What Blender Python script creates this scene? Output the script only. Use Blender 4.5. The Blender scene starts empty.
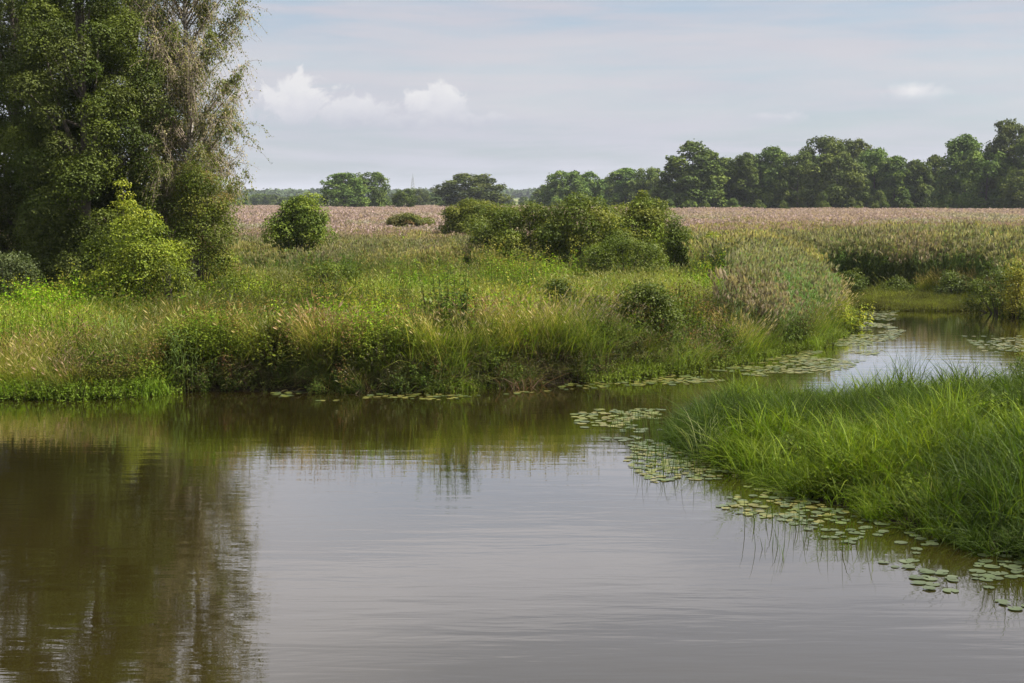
import bpy, math
import numpy as np
from math import radians, sin, cos, pi

# ------------------------------------------------------------------ camera, sky, sun, exposure
W, Hh, F = 1024, 683, 1422.0
CAMZ, HORIZ = 4.6, 202.0
PITCH = math.atan((341.5 - HORIZ) / F)
scene = bpy.context.scene
cam_d = bpy.data.cameras.new('camera')
cam = bpy.data.objects.new('camera', cam_d)
scene.collection.objects.link(cam)
cam.location = (0, 0, CAMZ)
cam.rotation_euler = (pi / 2 - PITCH, 0, 0)
cam_d.sensor_width = 36.0
cam_d.lens = F / W * 36.0
cam_d.clip_start = 0.1
cam_d.clip_end = 20000
scene.camera = cam

SUN_AZ = radians(94)      # clockwise from +Y (view direction); 90 = from the right
SUN_EL = radians(53)
SUN_STRENGTH = 5.0
WORLD_STRENGTH = 0.058
scene.view_settings.view_transform = 'Standard'
scene.view_settings.look = 'None'
scene.view_settings.gamma = 1
scene.view_settings.use_curve_mapping = False
scene.view_settings.exposure = 1.3

sun_d = bpy.data.lights.new('sun', 'SUN')
sun_d.energy = SUN_STRENGTH
sun_d.angle = radians(0.55)
sun_d.color = (1.0, 0.93, 0.82)
sun = bpy.data.objects.new('sun', sun_d)
scene.collection.objects.link(sun)
sun.rotation_euler = (pi / 2 - SUN_EL, 0, pi - SUN_AZ)
sun.location = (30, 5, 40)

scene.cycles.max_bounces = 6
scene.cycles.diffuse_bounces = 3
scene.cycles.glossy_bounces = 3
scene.cycles.transmission_bounces = 3
scene.cycles.transparent_max_bounces = 4
scene.cycles.volume_bounces = 0
scene.cycles.caustics_reflective = False
scene.cycles.caustics_refractive = False
scene.cycles.sample_clamp_indirect = 3.0
scene.cycles.use_denoising = True


def nd(nt, typ, x=0, y=0, **kw):
    n = nt.nodes.new(typ)
    for k, v in kw.items():
        if k.startswith('in_'):
            key = k[3:]
            key = int(key) if key.isdigit() else key.replace('_', ' ')
            n.inputs[key].default_value = v
        else:
            setattr(n, k, v)
    return n


def math_n(nt, op, a, b=None, clamp=False):
    n = nt.nodes.new('ShaderNodeMath')
    n.operation = op
    n.use_clamp = clamp
    for i, v in enumerate((a, b)):
        if v is None:
            continue
        if isinstance(v, (int, float)):
            n.inputs[i].default_value = v
        else:
            nt.links.new(v, n.inputs[i])
    return n.outputs[0]


def mix_c(nt, fac, a, b, blend='MIX'):
    n = nt.nodes.new('ShaderNodeMix')
    n.data_type = 'RGBA'
    n.blend_type = blend
    for s, v in ((0, fac), (6, a), (7, b)):
        if isinstance(v, (int, float)):
            n.inputs[s].default_value = v
        elif isinstance(v, tuple):
            n.inputs[s].default_value = v if len(v) == 4 else (*v, 1)
        else:
            nt.links.new(v, n.inputs[s])
    return n.outputs[2]


def ramp(nt, fac, stops, interp='LINEAR'):
    n = nt.nodes.new('ShaderNodeValToRGB')
    cr = n.color_ramp
    cr.interpolation = interp
    while len(cr.elements) < len(stops):
        cr.elements.new(0.5)
    for e, (p, c) in zip(cr.elements, stops):
        e.position = p
        e.color = (*c, 1) if len(c) == 3 else c
    if fac is not None:
        nt.links.new(fac, n.inputs[0])
    return n.outputs[0]


def noise(nt, vec, scale, detail=4, rough=0.55, dist=0.0):
    n = nt.nodes.new('ShaderNodeTexNoise')
    n.inputs['Scale'].default_value = scale
    n.inputs['Detail'].default_value = detail
    n.inputs['Roughness'].default_value = rough
    n.inputs['Distortion'].default_value = dist
    if vec is not None:
        nt.links.new(vec, n.inputs['Vector'])
    return n.outputs['Fac']


def build_world():
    w = bpy.data.worlds.new('World')
    scene.world = w
    w.use_nodes = True
    nt = w.node_tree
    nt.nodes.clear()
    out = nt.nodes.new('ShaderNodeOutputWorld')
    bg = nt.nodes.new('ShaderNodeBackground')
    bg.inputs[1].default_value = WORLD_STRENGTH
    nt.links.new(bg.outputs[0], out.inputs[0])
    sky = nt.nodes.new('ShaderNodeTexSky')
    sky.sky_type = 'NISHITA'
    sky.sun_disc = False
    sky.sun_elevation = SUN_EL
    sky.sun_rotation = SUN_AZ
    sky.air_density = 1.0
    sky.dust_density = 1.5
    tc = nt.nodes.new('ShaderNodeTexCoord')
    sep = nt.nodes.new('ShaderNodeSeparateXYZ')
    nt.links.new(tc.outputs['Generated'], sep.inputs[0])
    az = math_n(nt, 'ARCTAN2', sep.outputs[0], sep.outputs[1])
    el = math_n(nt, 'ARCSINE', sep.outputs[2])

    def vec(sx, sy, ox=0.0):
        c = nt.nodes.new('ShaderNodeCombineXYZ')
        nt.links.new(math_n(nt, 'ADD', math_n(nt, 'MULTIPLY', az, sx), ox), c.inputs[0])
        nt.links.new(math_n(nt, 'MULTIPLY', el, sy), c.inputs[1])
        return c.outputs[0]
    # layered high cloud: long streaks, lavender grey over pale blue
    n1 = noise(nt, vec(2.6, 26), 1.0, 6, 0.55, 0.6)
    n2 = noise(nt, vec(7, 70, 4.0), 1.0, 4, 0.6, 0.4)
    st = math_n(nt, 'ADD', math_n(nt, 'MULTIPLY', n1, 0.62), math_n(nt, 'MULTIPLY', n2, 0.38))
    cover = ramp(nt, st, [(0.40, (0.0,) * 3), (0.55, (1,) * 3)])
    K = 0.415 / WORLD_STRENGTH
    blue = tuple(K * c for c in (0.42, 0.51, 0.63))
    grey = tuple(K * c for c in (0.56, 0.57, 0.64))
    clear = mix_c(nt, 0.55, sky.outputs[0], (*blue, 1))
    col = mix_c(nt, cover, clear, (*grey, 1))
    # brighter veil in patches
    veil = ramp(nt, noise(nt, vec(3.0, 17, 9.3), 1.0, 5, 0.55, 0.3), [(0.45, (0,) * 3), (0.7, (0.55,) * 3)])
    col = mix_c(nt, veil, col, tuple(K * c for c in (0.69, 0.68, 0.70)) + (1,))
    # higher up, the cloud sheet seen in the water: broad warm grey and violet grey banks
    high = ramp(nt, el, [(0.14, (0,) * 3), (0.26, (1,) * 3)])
    nh = ramp(nt, noise(nt, vec(2.2, 11, 2.0), 1.0, 4, 0.5, 0.4),
              [(0.38, tuple(0.1 * K * c for c in (6.9, 7.1, 8.1))), (0.62, tuple(0.1 * K * c for c in (10.6, 10.3, 10.8)))])
    # ramp clamps nothing, values are scene linear
    col = mix_c(nt, high, col, nh)
    # cumulus bank, low ahead
    edge = math_n(nt, 'SUBTRACT', noise(nt, vec(58, 66), 1.0, 7, 0.62, 0.5), 0.5)

    def blob(cx, cy, rx, ry, base, soft, amp):
        dx = math_n(nt, 'DIVIDE', math_n(nt, 'SUBTRACT', az, cx), rx)
        dy = math_n(nt, 'DIVIDE', math_n(nt, 'SUBTRACT', el, cy), ry)
        d = math_n(nt, 'SQRT', math_n(nt, 'ADD', math_n(nt, 'MULTIPLY', dx, dx), math_n(nt, 'MULTIPLY', dy, dy)))
        v = math_n(nt, 'ADD', math_n(nt, 'SUBTRACT', 1.22, d), math_n(nt, 'MULTIPLY', edge, amp * 1.7))
        v = math_n(nt, 'DIVIDE', v, soft, True)
        b = math_n(nt, 'DIVIDE', math_n(nt, 'SUBTRACT', el, base), 0.006, True)
        return math_n(nt, 'MULTIPLY', v, b)
    m = None
    for px, py, rx, ry, base, soft, amp in [(300, 108, 40, 24, 133, 0.4, 2.0), (350, 116, 50, 16, 134, 0.45, 2.0), (437, 106, 28, 20, 132, 0.35, 1.7),
                                            (462, 122, 42, 8, 131, 0.5, 1.8), (770, 120, 24, 6, 128, 0.7, 1.6), (902, 97, 24, 10, 108, 1.1, 1.5), (395, 124, 80, 9, 135, 0.8, 1.8)]:
        a = blob((px - 512) / F, (HORIZ - py) / F, rx / F, ry / F, (HORIZ - base) / F, soft, amp)
        m = a if m is None else math_n(nt, 'MAXIMUM', m, a)
    shade = noise(nt, vec(60, 75, 3.0), 1.0, 5, 0.6, 0.3)
    hgt = math_n(nt, 'DIVIDE', math_n(nt, 'SUBTRACT', el, (HORIZ - 132) / F), 0.026, True)
    cc = ramp(nt, math_n(nt, 'ADD', math_n(nt, 'MULTIPLY', hgt, 0.6), math_n(nt, 'MULTIPLY', shade, 0.5)),
              [(0.25, (0.50, 0.52, 0.60)), (0.66, (0.72, 0.72, 0.76)), (0.85, (0.82, 0.81, 0.82))])
    cc = mix_c(nt, 1.0, cc, (K, K, K, 1), 'MULTIPLY')
    col = mix_c(nt, math_n(nt, 'MULTIPLY', m, 0.85), col, cc)
    nt.links.new(col, bg.inputs[0])


build_world()

# ------------------------------------------------------------------ helpers
C = scene.collection
protos = bpy.data.collections.new('plant_sources')   # source shapes of the stuff scatters, never linked


def rngf(s):
    return np.random.default_rng(s)


def P(px, py, z=0.0):
    """ground point at height z seen at a pixel"""
    u, v = (px - W / 2) / F, (Hh / 2 - py) / F
    d = np.array([u, cos(PITCH) + v * sin(PITCH), -sin(PITCH) + v * cos(PITCH)])
    t = (z - CAMZ) / d[2]
    return np.array([d[0] * t, d[1] * t])


def XY(px, Y):
    return (px - W / 2) / F * Y * 1.0, Y


def ZY(py, Y):
    return CAMZ + (HORIZ - py) / F * Y


def hash2(ix, iy, seed):
    h = (ix.astype(np.int64) * 374761393 + iy.astype(np.int64) * 668265263 + seed * 974634777) & 0x7fffffff
    h = (h ^ (h >> 13)) * 1274126177 & 0x7fffffff
    return ((h ^ (h >> 16)) & 0xffff) / 65535.0


def vnoise(x, y, seed=0):
    x = np.asarray(x, float); y = np.asarray(y, float)
    ix, iy = np.floor(x), np.floor(y)
    fx, fy = x - ix, y - iy
    fx = fx * fx * (3 - 2 * fx); fy = fy * fy * (3 - 2 * fy)
    a, b = hash2(ix, iy, seed), hash2(ix + 1, iy, seed)
    c, d = hash2(ix, iy + 1, seed), hash2(ix + 1, iy + 1, seed)
    return (a * (1 - fx) + b * fx) * (1 - fy) + (c * (1 - fx) + d * fx) * fy


def fbm(x, y, seed=0, oct=3):
    s, a, t = 0, 1.0, 0
    for i in range(oct):
        s = s + a * vnoise(x * 2 ** i, y * 2 ** i, seed + i * 7)
        t += a; a *= 0.5
    return s / t


def sstep(a, b, x):
    t = np.clip((x - a) / (b - a), 0, 1)
    return t * t * (3 - 2 * t)


def mesh_obj(name, verts, faces, mat, parent=None, cols=None, smooth=False, link=True):
    """faces: list of arrays with constant width (e.g. [quads (n,4), tris (m,3)])"""
    verts = np.asarray(verts, np.float32)
    me = bpy.data.meshes.new(name)
    me.vertices.add(len(verts))
    me.vertices.foreach_set('co', verts.ravel())
    loops = np.concatenate([np.asarray(f, np.int32).ravel() for f in faces])
    tot = np.concatenate([np.full(len(f), f.shape[1], np.int32) for f in faces])
    start = np.concatenate([[0], np.cumsum(tot)[:-1]]).astype(np.int32)
    me.loops.add(len(loops))
    me.loops.foreach_set('vertex_index', loops)
    me.polygons.add(len(tot))
    me.polygons.foreach_set('loop_start', start)
    me.polygons.foreach_set('loop_total', tot)
    if smooth:
        me.polygons.foreach_set('use_smooth', np.ones(len(tot), bool))
    me.update(calc_edges=True)
    if cols is not None:
        ca = me.color_attributes.new('Col', 'FLOAT_COLOR', 'POINT')
        c4 = np.ones((len(verts), 4), np.float32)
        c4[:, :3] = cols
        ca.data.foreach_set('color', c4.ravel())
    if mat is not None:
        me.materials.append(mat)
    o = bpy.data.objects.new(name, me)
    if link:
        C.objects.link(o)
    if parent is not None:
        o.parent = parent
    return o


def empty(name, loc, rz=0.0):
    o = bpy.data.objects.new(name, None)
    o.empty_display_size = 0.3
    C.objects.link(o)
    o.location = loc
    o.rotation_euler = (0, 0, rz)
    return o


def tag(o, label=None, cat=None, group=None, kind=None):
    for k, v in (('label', label), ('category', cat), ('group', group), ('kind', kind)):
        if v:
            o[k] = v
    return o


def tubes(paths, sides=6):
    """paths: list of (points (n,3), radii (n)) -> verts, quads"""
    V, Q, off = [], [], 0
    ang = np.linspace(0, 2 * pi, sides, endpoint=False)
    for pts, rad in paths:
        pts = np.asarray(pts, float); rad = np.asarray(rad, float)
        n = len(pts)
        t = np.gradient(pts, axis=0)
        t /= np.linalg.norm(t, axis=1, keepdims=True) + 1e-9
        ref = np.where(np.abs(t[:, 2:3]) > 0.9, np.array([[1.0, 0, 0]]), np.array([[0, 0, 1.0]]))
        a = np.cross(t, ref); a /= np.linalg.norm(a, axis=1, keepdims=True) + 1e-9
        b = np.cross(t, a)
        ring = pts[:, None, :] + rad[:, None, None] * (np.cos(ang)[None, :, None] * a[:, None, :] + np.sin(ang)[None, :, None] * b[:, None, :])
        V.append(ring.reshape(-1, 3))
        i = np.arange(n - 1)[:, None] * sides; j = np.arange(sides)[None, :]; j2 = (j + 1) % sides
        Q.append(np.stack([i + j, i + j2, i + sides + j2, i + sides + j], -1).reshape(-1, 4) + off)
        off += n * sides
    return np.concatenate(V), np.concatenate(Q)


def leaf_quads(c, nrm, size, rng, aspect=0.6, updir=None):
    """rhombic leaves, bent a little along the midrib"""
    n = len(c)
    nrm = nrm / (np.linalg.norm(nrm, axis=1, keepdims=True) + 1e-9)
    r = rng.normal(size=(n, 3)) if updir is None else updir + rng.normal(size=(n, 3)) * 0.25
    t = r - nrm * np.sum(r * nrm, axis=1, keepdims=True)
    t /= np.linalg.norm(t, axis=1, keepdims=True) + 1e-9
    b = np.cross(nrm, t)
    s = np.asarray(size).reshape(-1, 1) * np.ones((n, 1))
    w = s * aspect
    v = np.stack([c - t * s * 0.5, c + b * w * 0.5 + nrm * s * 0.10 + t * s * .05, c + t * s * 0.5, c - b * w * 0.5 + nrm * s * 0.10 + t * s * .05], 1).reshape(-1, 3)
    q = np.arange(n * 4).reshape(n, 4)
    return v, q


# ------------------------------------------------------------------ materials
def leaf_mat(name, trans=0.35, rough=0.55, instanced=False, hue_var=0.0, val_var=0.0, spec=0.12, gain=1.0):
    m = bpy.data.materials.new(name)
    m.use_nodes = True
    nt = m.node_tree
    nt.nodes.clear()
    out = nt.nodes.new('ShaderNodeOutputMaterial')
    at = nd(nt, 'ShaderNodeAttribute', attribute_name='Col')
    col = at.outputs['Color']
    if instanced:
        a2 = nd(nt, 'ShaderNodeAttribute', attribute_name='tint', attribute_type='INSTANCER')
        col = mix_c(nt, 1.0, col, a2.outputs['Color'], 'MULTIPLY')
    elif val_var:
        oi = nt.nodes.new('ShaderNodeObjectInfo')
        hs = nt.nodes.new('ShaderNodeHueSaturation')
        nt.links.new(math_n(nt, 'ADD', math_n(nt, 'MULTIPLY', oi.outputs['Random'], hue_var), 0.5 - hue_var / 2), hs.inputs['Hue'])
        nt.links.new(math_n(nt, 'ADD', math_n(nt, 'MULTIPLY', oi.outputs['Random'], val_var), 1 - val_var / 2), hs.inputs['Value'])
        nt.links.new(col, hs.inputs['Color'])
        col = hs.outputs[0]
    if gain != 1.0:
        col = mix_c(nt, 1.0, col, (gain, gain, gain, 1), 'MULTIPLY')
    pb = nt.nodes.new('ShaderNodeBsdfPrincipled')
    pb.inputs['Roughness'].default_value = rough
    pb.inputs['Specular IOR Level'].default_value = spec
    nt.links.new(col, pb.inputs['Base Color'])
    tr = nt.nodes.new('ShaderNodeBsdfTranslucent')
    nt.links.new(mix_c(nt, 1.0, col, (1.15, 1.2, 0.6, 1), 'MULTIPLY'), tr.inputs['Color'])
    mx = nt.nodes.new('ShaderNodeMixShader')
    mx.inputs[0].default_value = trans
    nt.links.new(pb.outputs[0], mx.inputs[1])
    nt.links.new(tr.outputs[0], mx.inputs[2])
    nt.links.new(mx.outputs[0], out.inputs[0])
    return m


def bark_mat(name, c1, c2, scale=6, white=False):
    m = bpy.data.materials.new(name)
    m.use_nodes = True
    nt = m.node_tree
    pb = nt.nodes['Principled BSDF']
    tc = nt.nodes.new('ShaderNodeTexCoord')
    mp = nt.nodes.new('ShaderNodeMapping')
    mp.inputs['Scale'].default_value = (1, 1, 4.0) if white else (1, 1, 0.25)
    nt.links.new(tc.outputs['Object'], mp.inputs[0])
    f = noise(nt, mp.outputs[0], scale, 5, 0.65)
    col = ramp(nt, f, [(0.42, c1), (0.55, c2)] if white else [(0.3, c1), (0.7, c2)])
    nt.links.new(col, pb.inputs['Base Color'])
    pb.inputs['Roughness'].default_value = 0.85
    bp = nt.nodes.new('ShaderNodeBump')
    bp.inputs['Strength'].default_value = 0.5
    nt.links.new(f, bp.inputs['Height'])
    nt.links.new(bp.outputs[0], pb.inputs['Normal'])
    return m


M_leaf = leaf_mat('alder_leaf', 0.28, 0.5, hue_var=0.02, val_var=0.25)
M_far = leaf_mat('far_tree_leaf', 0.2, 0.7, hue_var=0.03, val_var=0.7)
M_birch = leaf_mat('birch_leaf', 0.35, 0.6)
M_bush = leaf_mat('bush_leaf', 0.32, 0.5)
M_grass = leaf_mat('grass_blade', 0.42, 0.62, instanced=True)
M_plant = leaf_mat('plant_blade', 0.42, 0.5)
M_pad = leaf_mat('lily_pad_leaf', 0.12, 0.35, spec=0.5)
M_bark = bark_mat('alder_bark', (0.035, 0.028, 0.022), (0.11, 0.09, 0.07))
M_birchbark = bark_mat('birch_bark', (0.10, 0.085, 0.07), (0.52, 0.49, 0.44), 3, True)


def ground_material():
    m = bpy.data.materials.new('meadow_soil')
    m.use_nodes = True
    nt = m.node_tree
    pb = nt.nodes['Principled BSDF']
    geo = nt.nodes.new('ShaderNodeNewGeometry')
    sep = nt.nodes.new('ShaderNodeSeparateXYZ')
    nt.links.new(geo.outputs['Position'], sep.inputs[0])
    f1 = noise(nt, geo.outputs['Position'], 0.35, 6, 0.6)
    f2 = noise(nt, geo.outputs['Position'], 5.0, 5, 0.6)
    soil = ramp(nt, f2, [(0.35, (0.006, 0.005, 0.0035)), (0.65, (0.022, 0.017, 0.010))])
    grass = ramp(nt, f1, [(0.3, (0.035, 0.05, 0.012)), (0.55, (0.075, 0.085, 0.025)), (0.75, (0.12, 0.105, 0.045))])
    fld = ramp(nt, noise(nt, geo.outputs['Position'], 0.003, 3, 0.5), [(0.42, (0.10, 0.125, 0.045)), (0.5, (0.13, 0.15, 0.055)), (0.6, (0.15, 0.15, 0.07))])
    far = math_n(nt, 'DIVIDE', math_n(nt, 'SUBTRACT', sep.outputs[1], 380.0), 120.0, True)
    up = math_n(nt, 'DIVIDE', math_n(nt, 'SUBTRACT', sep.outputs[2], 0.12), 0.35, True)
    c = mix_c(nt, up, soil, grass)
    c = mix_c(nt, far, c, fld)
    nt.links.new(c, pb.inputs['Base Color'])
    pb.inputs['Roughness'].default_value = 1.0
    pb.inputs['Specular IOR Level'].default_value = 0.03
    bp = nt.nodes.new('ShaderNodeBump')
    bp.inputs['Strength'].default_value = 0.6
    bp.inputs['Distance'].default_value = 0.1
    nt.links.new(f2, bp.inputs['Height'])
    nt.links.new(bp.outputs[0], pb.inputs['Normal'])
    return m


def water_material():
    m = bpy.data.materials.new('river_water')
    m.use_nodes = True
    nt = m.node_tree
    nt.nodes.clear()
    out = nt.nodes.new('ShaderNodeOutputMaterial')
    geo = nt.nodes.new('ShaderNodeNewGeometry')

    def mapped(sx, sy, rz=0.0):
        mp = nt.nodes.new('ShaderNodeMapping')
        mp.inputs['Scale'].default_value = (sx, sy, 1)
        mp.inputs['Rotation'].default_value = (0, 0, rz)
        nt.links.new(geo.outputs['Position'], mp.inputs[0])
        return mp.outputs[0]
    a = noise(nt, mapped(0.55, 2.6, 0.06), 1.0, 3, 0.5, 0.3)
    b = noise(nt, mapped(2.2, 8.5, -0.05), 1.0, 3, 0.55, 0.2)
    patch = ramp(nt, noise(nt, mapped(0.05, 0.12, 0.3), 1.0, 3, 0.5), [(0.38, (0.35,) * 3), (0.62, (1.0,) * 3)])
    hsum = math_n(nt, 'ADD', math_n(nt, 'MULTIPLY', a, 1.0), math_n(nt, 'MULTIPLY', math_n(nt, 'MULTIPLY', b, 0.22), patch))
    bp = nt.nodes.new('ShaderNodeBump')
    bp.inputs['Strength'].default_value = 1.0
    bp.inputs['Distance'].default_value = 0.0044
    nt.links.new(hsum, bp.inputs['Height'])
    # turbid brown body under a reflecting surface
    df = nt.nodes.new('ShaderNodeBsdfDiffuse')
    mud = ramp(nt, noise(nt, mapped(0.08, 0.2, 0.2), 1.0, 3, 0.5), [(0.35, (0.012, 0.0092, 0.0018)), (0.65, (0.017, 0.0132, 0.003))])
    nt.links.new(mud, df.inputs[0])
    gl = nt.nodes.new('ShaderNodeBsdfGlossy')
    gl.inputs['Color'].default_value = (0.95, 0.95, 0.95, 1)
    gl.inputs['Roughness'].default_value = 0.012
    nt.links.new(bp.outputs[0], gl.inputs['Normal'])
    fr = nt.nodes.new('ShaderNodeFresnel')
    fr.inputs[0].default_value = 1.34
    nt.links.new(bp.outputs[0], fr.inputs['Normal'])
    mx = nt.nodes.new('ShaderNodeMixShader')
    nt.links.new(math_n(nt, 'MINIMUM', math_n(nt, 'MULTIPLY', fr.outputs[0], 1.7), 0.93), mx.inputs[0])
    nt.links.new(df.outputs[0], mx.inputs[1])
    nt.links.new(gl.outputs[0], mx.inputs[2])
    nt.links.new(mx.outputs[0], out.inputs[0])
    return m


# ------------------------------------------------------------------ land outlines (metres, water level z = 0)
def refine(pts, step=0.6, amp=0.22, seed=1, maxd=140):
    out = []
    for a, b in zip(pts, np.roll(pts, -1, axis=0)):
        L = np.linalg.norm(b - a)
        near = min(np.linalg.norm(a), np.linalg.norm(b)) < maxd
        n = max(1, int(L / step)) if near and L < 60 else 1
        for k in range(n):
            p = a + (b - a) * k / n
            if near and n > 1:
                p = p + amp * (np.array([fbm(p[0] * .9, p[1] * .9, seed), fbm(p[0] * .9 + 31, p[1] * .9, seed + 3)]) - 0.5) * 2
            out.append(p)
    return np.array(out)


pxA = [(-420, 400), (-200, 399), (0, 397), (80, 397), (150, 394), (170, 391), (250, 391), (350, 392), (430, 392), (470, 390), (520, 386), (575, 383), (640, 377),
       (700, 367), (760, 357), (808, 347), (832, 334), (842, 321), (836, 308), (832, 298), (842, 291), (900, 294), (955, 297), (985, 303), (1010, 313), (1040, 320), (1150, 330)]
A = [P(x, y) for x, y in pxA]
A = refine(np.array([(-900, 20), (-70, 34)] + [tuple(p) for p in A] + [(90, 48), (900, 40), (9000, 60), (9000, 9000), (-9000, 9000), (-9000, 20)]), seed=2)
pxB = [(668, 437), (678, 450), (700, 464), (760, 484), (830, 508), (900, 531), (960, 548), (1024, 563), (1150, 596)]
pxB2 = [(1300, 392), (1150, 396), (1024, 400), (960, 405), (900, 409), (840, 411), (780, 408), (725, 406), (695, 411), (672, 424)]
B = refine(np.array([tuple(P(x, y)) for x, y in pxB] + [(11, 12), (17, 4), (60, -10), (900, -20), (900, 34)] + [tuple(P(x, y)) for x, y in pxB2]), seed=8, step=0.5, amp=0.2)
Dl = np.array([(-9000, -34), (9000, -34), (9000, -9000), (-9000, -9000)], float)


def sdist(poly, x, y):
    """signed distance, positive inside"""
    x = np.asarray(x, float); y = np.asarray(y, float)
    best = np.full(x.shape, 1e18); inside = np.zeros(x.shape, bool)
    for (ax, ay), (bx, by) in zip(poly, np.roll(poly, -1, axis=0)):
        dx, dy = bx - ax, by - ay
        t = np.clip(((x - ax) * dx + (y - ay) * dy) / (dx * dx + dy * dy + 1e-12), 0, 1)
        d = (x - ax - t * dx) ** 2 + (y - ay - t * dy) ** 2
        np.minimum(best, d, out=best)
        if ay != by:
            c = ((ay > y) != (by > y)) & (x < (bx - ax) * (y - ay) / (by - ay) + ax)
            inside ^= c
    d = np.sqrt(best)
    return np.where(inside, d, -d)


def low_shore(x, y):
    """1 where the far bank slopes gently into the water (left cove, promontory edge), 0 where it is undercut"""
    px = 512 + x / np.maximum(y, 1) * F
    return np.clip(1 - sstep(130, 185, px) + sstep(640, 720, px), 0, 1)


def height(x, y, sA=None, sB=None):
    x = np.asarray(x, float); y = np.asarray(y, float)
    sA = sdist(A, x, y) if sA is None else sA
    sB = sdist(B, x, y) if sB is None else sB
    ls = low_shore(x, y)
    bed = lambda s: -0.02 - 1.2 * sstep(0.0, 2.5, -s)
    topA = 0.62 + 0.22 * (fbm(x / 7, y / 7, 5) - 0.5) + 0.12 * (vnoise(x * 1.3, y * 1.3, 9) - 0.5)
    w = 0.5 + 3.0 * ls
    topA = topA + .28 * np.exp(-np.maximum(sA, 0) / 3) * (1 - ls)
    hA = np.where(sA > 0, -0.02 + (topA + .02) * sstep(0, 1, sA / w), bed(sA))
    topB = 0.22 + 0.35 * sstep(1, 6, sB) + 0.1 * (vnoise(x * 1.1, y * 1.1, 19) - 0.5)
    hB = np.where(sB > 0, -0.02 + (topB + .02) * sstep(0, 1.4, sB), bed(sB))
    sD = -34 - y
    hD = np.where(sD > 0, 0.8 * sstep(0, 2, sD), bed(sD))
    h = np.maximum(np.maximum(hA, hB), hD)
    r = np.sqrt(x * x + y * y)
    # far country rises gently
    h = h + sstep(700, 2600, y) * (4 + 11 * fbm(x / 900 + 3, y / 900, 11)) * (y > 0)
    return h


def spaced(lo, hi, c0, c1, fine, grow):
    mid = list(np.arange(c0, c1 + 1e-6, fine))
    s, v, right = fine, c1, []
    while v < hi:
        s *= grow; v += s; right.append(min(v, hi))
    s, v, left = fine, c0, []
    while v > lo:
        s *= grow; v -= s; left.append(max(v, lo))
    return np.array(left[::-1] + mid + right)


gx = spaced(-9000, 9000, -30, 36, 0.22, 1.10)
gy = spaced(-3000, 9000, 12, 72, 0.22, 1.07)
GX, GY = np.meshgrid(gx, gy)
shp = GX.shape
gxr, gyr = GX.ravel(), GY.ravel()
gh = height(gxr, gyr)
idx = np.arange(gxr.size).reshape(shp)
quads = np.stack([idx[:-1, :-1], idx[:-1, 1:], idx[1:, 1:], idx[1:, :-1]], -1).reshape(-1, 4)
ground = mesh_obj('ground', np.stack([gxr, gyr, gh], 1), [quads], ground_material(), smooth=True)
tag(ground, 'flat river meadow ground with dark earth banks', None, None, 'structure')

wx = np.array([(-880, -33.5, 0), (880, -33.5, 0), (880, 120, 0), (-880, 120, 0)], float)
water = mesh_obj('river_water', wx, [np.array([[0, 1, 2, 3]])], water_material())
tag(water, 'calm brown river reflecting the cloudy sky', None, None, 'structure')

# ------------------------------------------------------------------ scatter (stuff)


def gn_group():
    ng = bpy.data.node_groups.new('scatter_plants', 'GeometryNodeTree')
    ng.interface.new_socket('Geometry', in_out='INPUT', socket_type='NodeSocketGeometry')
    ng.interface.new_socket('Collection', in_out='INPUT', socket_type='NodeSocketCollection')
    ng.interface.new_socket('Geometry', in_out='OUTPUT', socket_type='NodeSocketGeometry')
    gi = ng.nodes.new('NodeGroupInput'); go = ng.nodes.new('NodeGroupOutput')
    ci = ng.nodes.new('GeometryNodeCollectionInfo')
    ci.inputs['Separate Children'].default_value = True
    ci.inputs['Reset Children'].default_value = True
    ip = ng.nodes.new('GeometryNodeInstanceOnPoints')
    ip.inputs['Pick Instance'].default_value = True

    def attr(name, typ):
        a = ng.nodes.new('GeometryNodeInputNamedAttribute')
        a.data_type = typ
        a.inputs['Name'].default_value = name
        return a.outputs['Attribute']
    L = ng.links.new
    L(gi.outputs[0], ip.inputs['Points'])
    L(gi.outputs[1], ci.inputs['Collection'])
    L(ci.outputs[0], ip.inputs['Instance'])
    L(attr('pick', 'INT'), ip.inputs['Instance Index'])
    L(attr('turn', 'FLOAT_VECTOR'), ip.inputs['Rotation'])
    L(attr('size', 'FLOAT_VECTOR'), ip.inputs['Scale'])
    L(ip.outputs[0], go.inputs[0])
    return ng


NG = gn_group()


def scatter(name, label, x, y, z, coll, pick, turn, size, tint):
    n = len(x)
    me = bpy.data.meshes.new(name)
    me.vertices.add(n)
    me.vertices.foreach_set('co', np.stack([x, y, z], 1).astype(np.float32).ravel())
    a = me.attributes.new('pick', 'INT', 'POINT'); a.data.foreach_set('value', np.asarray(pick, np.int32))
    a = me.attributes.new('turn', 'FLOAT_VECTOR', 'POINT'); a.data.foreach_set('vector', np.asarray(turn, np.float32).ravel())
    a = me.attributes.new('size', 'FLOAT_VECTOR', 'POINT'); a.data.foreach_set('vector', np.asarray(size, np.float32).ravel())
    t4 = np.ones((n, 4), np.float32); t4[:, :3] = tint
    a = me.attributes.new('tint', 'FLOAT_COLOR', 'POINT'); a.data.foreach_set('color', t4.ravel())
    o = bpy.data.objects.new(name, me)
    C.objects.link(o)
    md = o.modifiers.new('scatter', 'NODES')
    md.node_group = NG
    sock = [s for s in NG.interface.items_tree if s.name == 'Collection'][0].identifier
    md[sock] = coll
    tag(o, label, None, None, 'stuff')
    return o


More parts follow.
